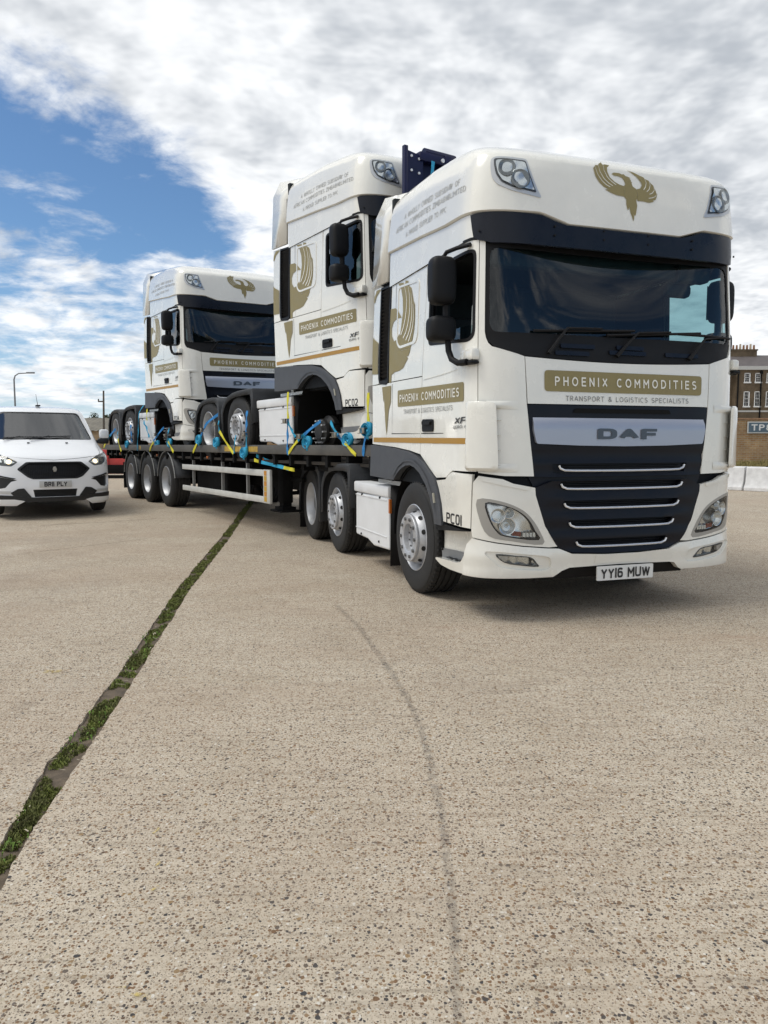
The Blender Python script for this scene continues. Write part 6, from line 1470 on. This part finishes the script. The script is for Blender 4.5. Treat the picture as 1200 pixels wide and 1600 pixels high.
for c in range(9):
    x = 3.05 + c * 1.52 + (.08 if c > 1 else 0)
    for z0, z1 in ((10.1, 11.3), (6.75, 8.75), (2.9, 4.9)):
        wi = empty('window', (x, -.02, z0), (0, 0, 0), T_)
        mb = MB(); W = .80; H2 = z1 - z0
        mb.box((0, .02, 0), (W, .10, H2)); mb.build('pane', M_PANE, wi, False)
        mb = MB(); mb.box((-.02, -.03, -.02), (.09, .02, H2)); mb.box((W - .14, -.03, -.02), (W + .02, .02, H2)); mb.box((0, -.03, H2 - .08), (W, .02, H2 + .02)); mb.box((0, -.03, H2 * .5 - .03), (W, .015, H2 * .5 + .03))
        for gx in (W * .37, W * .62): mb.box((gx - .012, -.01, 0), (gx + .012, .018, H2))
        for gz in (.25, .75): mb.box((0, -.008, H2 * gz - .012), (W, .016, H2 * gz + .012))
        mb.build('frame', M_SASH, wi, False)
        mb = MB(); mb.box((-.10, -.16, -.20), (W + .10, .02, -.0)); mb.build('sill', M_SASH, wi, False)
for x in (2.15, 5.35, 9.9):
    mb = MB(); mb.tube([(x, -.12, 0), (x, -.12, 11.7)], .10, 8); mb.box((x - .16, -.25, 11.2), (x + .16, 0, 11.6)); mb.build('drainpipe', M_DARK, T_)
# low shed with grey sheet roof on the left
SH = empty('low_shed', (-27, 60, 0)); tag(SH, 'low brick shed with weathered grey sheet roof behind the van', 'shed')
mb = MB(); mb.box((0, 0, 0), (16, 8, 2.45)); mb.build('wall', brick_mat('shed_brick', (.30, .20, .11), (.36, .25, .15), (.33, .28, .2), 2.2), SH, False)
for k in range(16):
    mb = MB(); V = []; n = 9
    for i in range(n): 
        x = k * 1.0 + i / (n - 1) * .985; dz = .03 * math.sin(i * math.pi / 2)
        V += [(x, -.3, 2.45 + dz), (x, 4.0, 3.62 + dz)]
    mb.add(V, [(2 * i, 2 * i + 2, 2 * i + 3, 2 * i + 1) for i in range(n - 1)]); mb.build('roof_sheet', mat('shed_roof', (.17, .155, .125), .85, noise=.35, nscale=.8), SH)
mb = MB(); mb.add([(0, 4, 3.6), (16, 4, 3.6), (16, 8.3, 2.45), (0, 8.3, 2.45)], [(0, 1, 2, 3)]); mb.box((4, 3.8, 3.55), (9, 4.2, 3.75)); mb.build('roof_back', mat('shed_roof'), SH, False)
# bushy tree by the shed
TR2 = empty('small_tree', (-24.6, 66, 0)); tag(TR2, 'small dark bushy tree showing above the shed roof', 'tree')
mb = MB(); mb.tube([(0, 0, 0), (.1, 0, 1.5), (0, .1, 3.0)], [.16, .12, .06], 8); mb.tube([(.05, 0, 2), (.6, .1, 3.2)], [.07, .03], 6); mb.tube([(.05, 0, 1.8), (-.5, -.1, 3.0)], [.07, .03], 6); mb.build('trunk', mat('bark', (.06, .045, .03), .9), TR2)
V = []; F = []
cl = [(rg.uniform(-1.0, 1.0), rg.uniform(-.8, .8), rg.uniform(2.6, 3.9), rg.uniform(.3, .55)) for _ in range(12)]
for cx, cy, cz, cr in cl:
    for _ in range(150):
        d = Vector((rg.gauss(0, 1), rg.gauss(0, 1), rg.gauss(0, 1))).normalized() * cr * rg.random() ** .4; a = Vector((rg.gauss(0, 1), rg.gauss(0, 1), rg.gauss(0, 1))).normalized() * .09; b2 = a.cross(d).normalized() * .05; p = Vector((cx, cy, cz)) + d; q = len(V)
        V += [p - a, p + b2, p + a, p - b2]; F.append((q, q + 1, q + 2, q + 3))
mesh_obj('crown', V, F, mat('leaf_dark', (.045, .06, .022), .7), TR2)
# red steel trailer at the far side
RD = empty('red_trailer', (-11.6, 27.6, .09), (0, 0, R(2))); tag(RD, 'red steel low trailer parked behind the rear of the flatbed', 'trailer')
mb = MB(); mb.box((0, 0, .16), (4.2, 2.2, 1.06), 0, .02); mb.build('body', mat('red_paint', (.48, .045, .04), .5, noise=.2, nscale=2), RD)
for k in range(5):
    mb = MB(); mb.box((.35 + k * .9, -.05, .16), (.43 + k * .9, 0, .98)); mb.build('rib', mat('red_paint'), RD, False)
mb = MB(); mb.box((.75, -.10, .18), (2.1, .02, .50), 0, .01); mb.box((.68, -.16, .0), (3.9, .02, .12)); mb.build('underframe', M_DARK, RD)
# street lamp and telegraph pole
LP = empty('street_lamp', (-34.6, 70, 0)); tag(LP, 'tall grey street lamp with a single arm above the van', 'street lamp')
mb = MB(); mb.tube([(0, 0, 0), (0, 0, 4), (0, 0, 7.4), (.12, 0, 7.75), (.45, 0, 7.95), (1.3, 0, 8.0)], [.11, .09, .07, .06, .055, .05], 8); mb.build('pole', mat('lamp_grey', (.20, .21, .22), .5), LP)
mb = MB(); mb.box((1.2, -.1, 7.95), (1.95, .1, 8.09), 0, .03); mb.build('lamp_head', mat('lamp_grey'), LP)
TP = empty('telegraph_pole', (-22.4, 60.5, 0)); tag(TP, 'thin dark pole rising behind the tail of the trailer', 'pole')
mb = MB(); mb.tube([(0, -1.2, 0), (.15, -1.2, 5.6)], [.11, .07], 8); mb.build('mast', mat('pole_wood', (.10, .085, .07), .9), TP)
mb = MB(); mb.box((-.30, -1.26, 4.7), (.15, -1.14, 4.8)); mb.tube([(-.28, -1.2, 4.75), (-.28, -1.2, 4.95)], .05, 6); mb.build('cross_arm', mat('pole_wood'), TP)
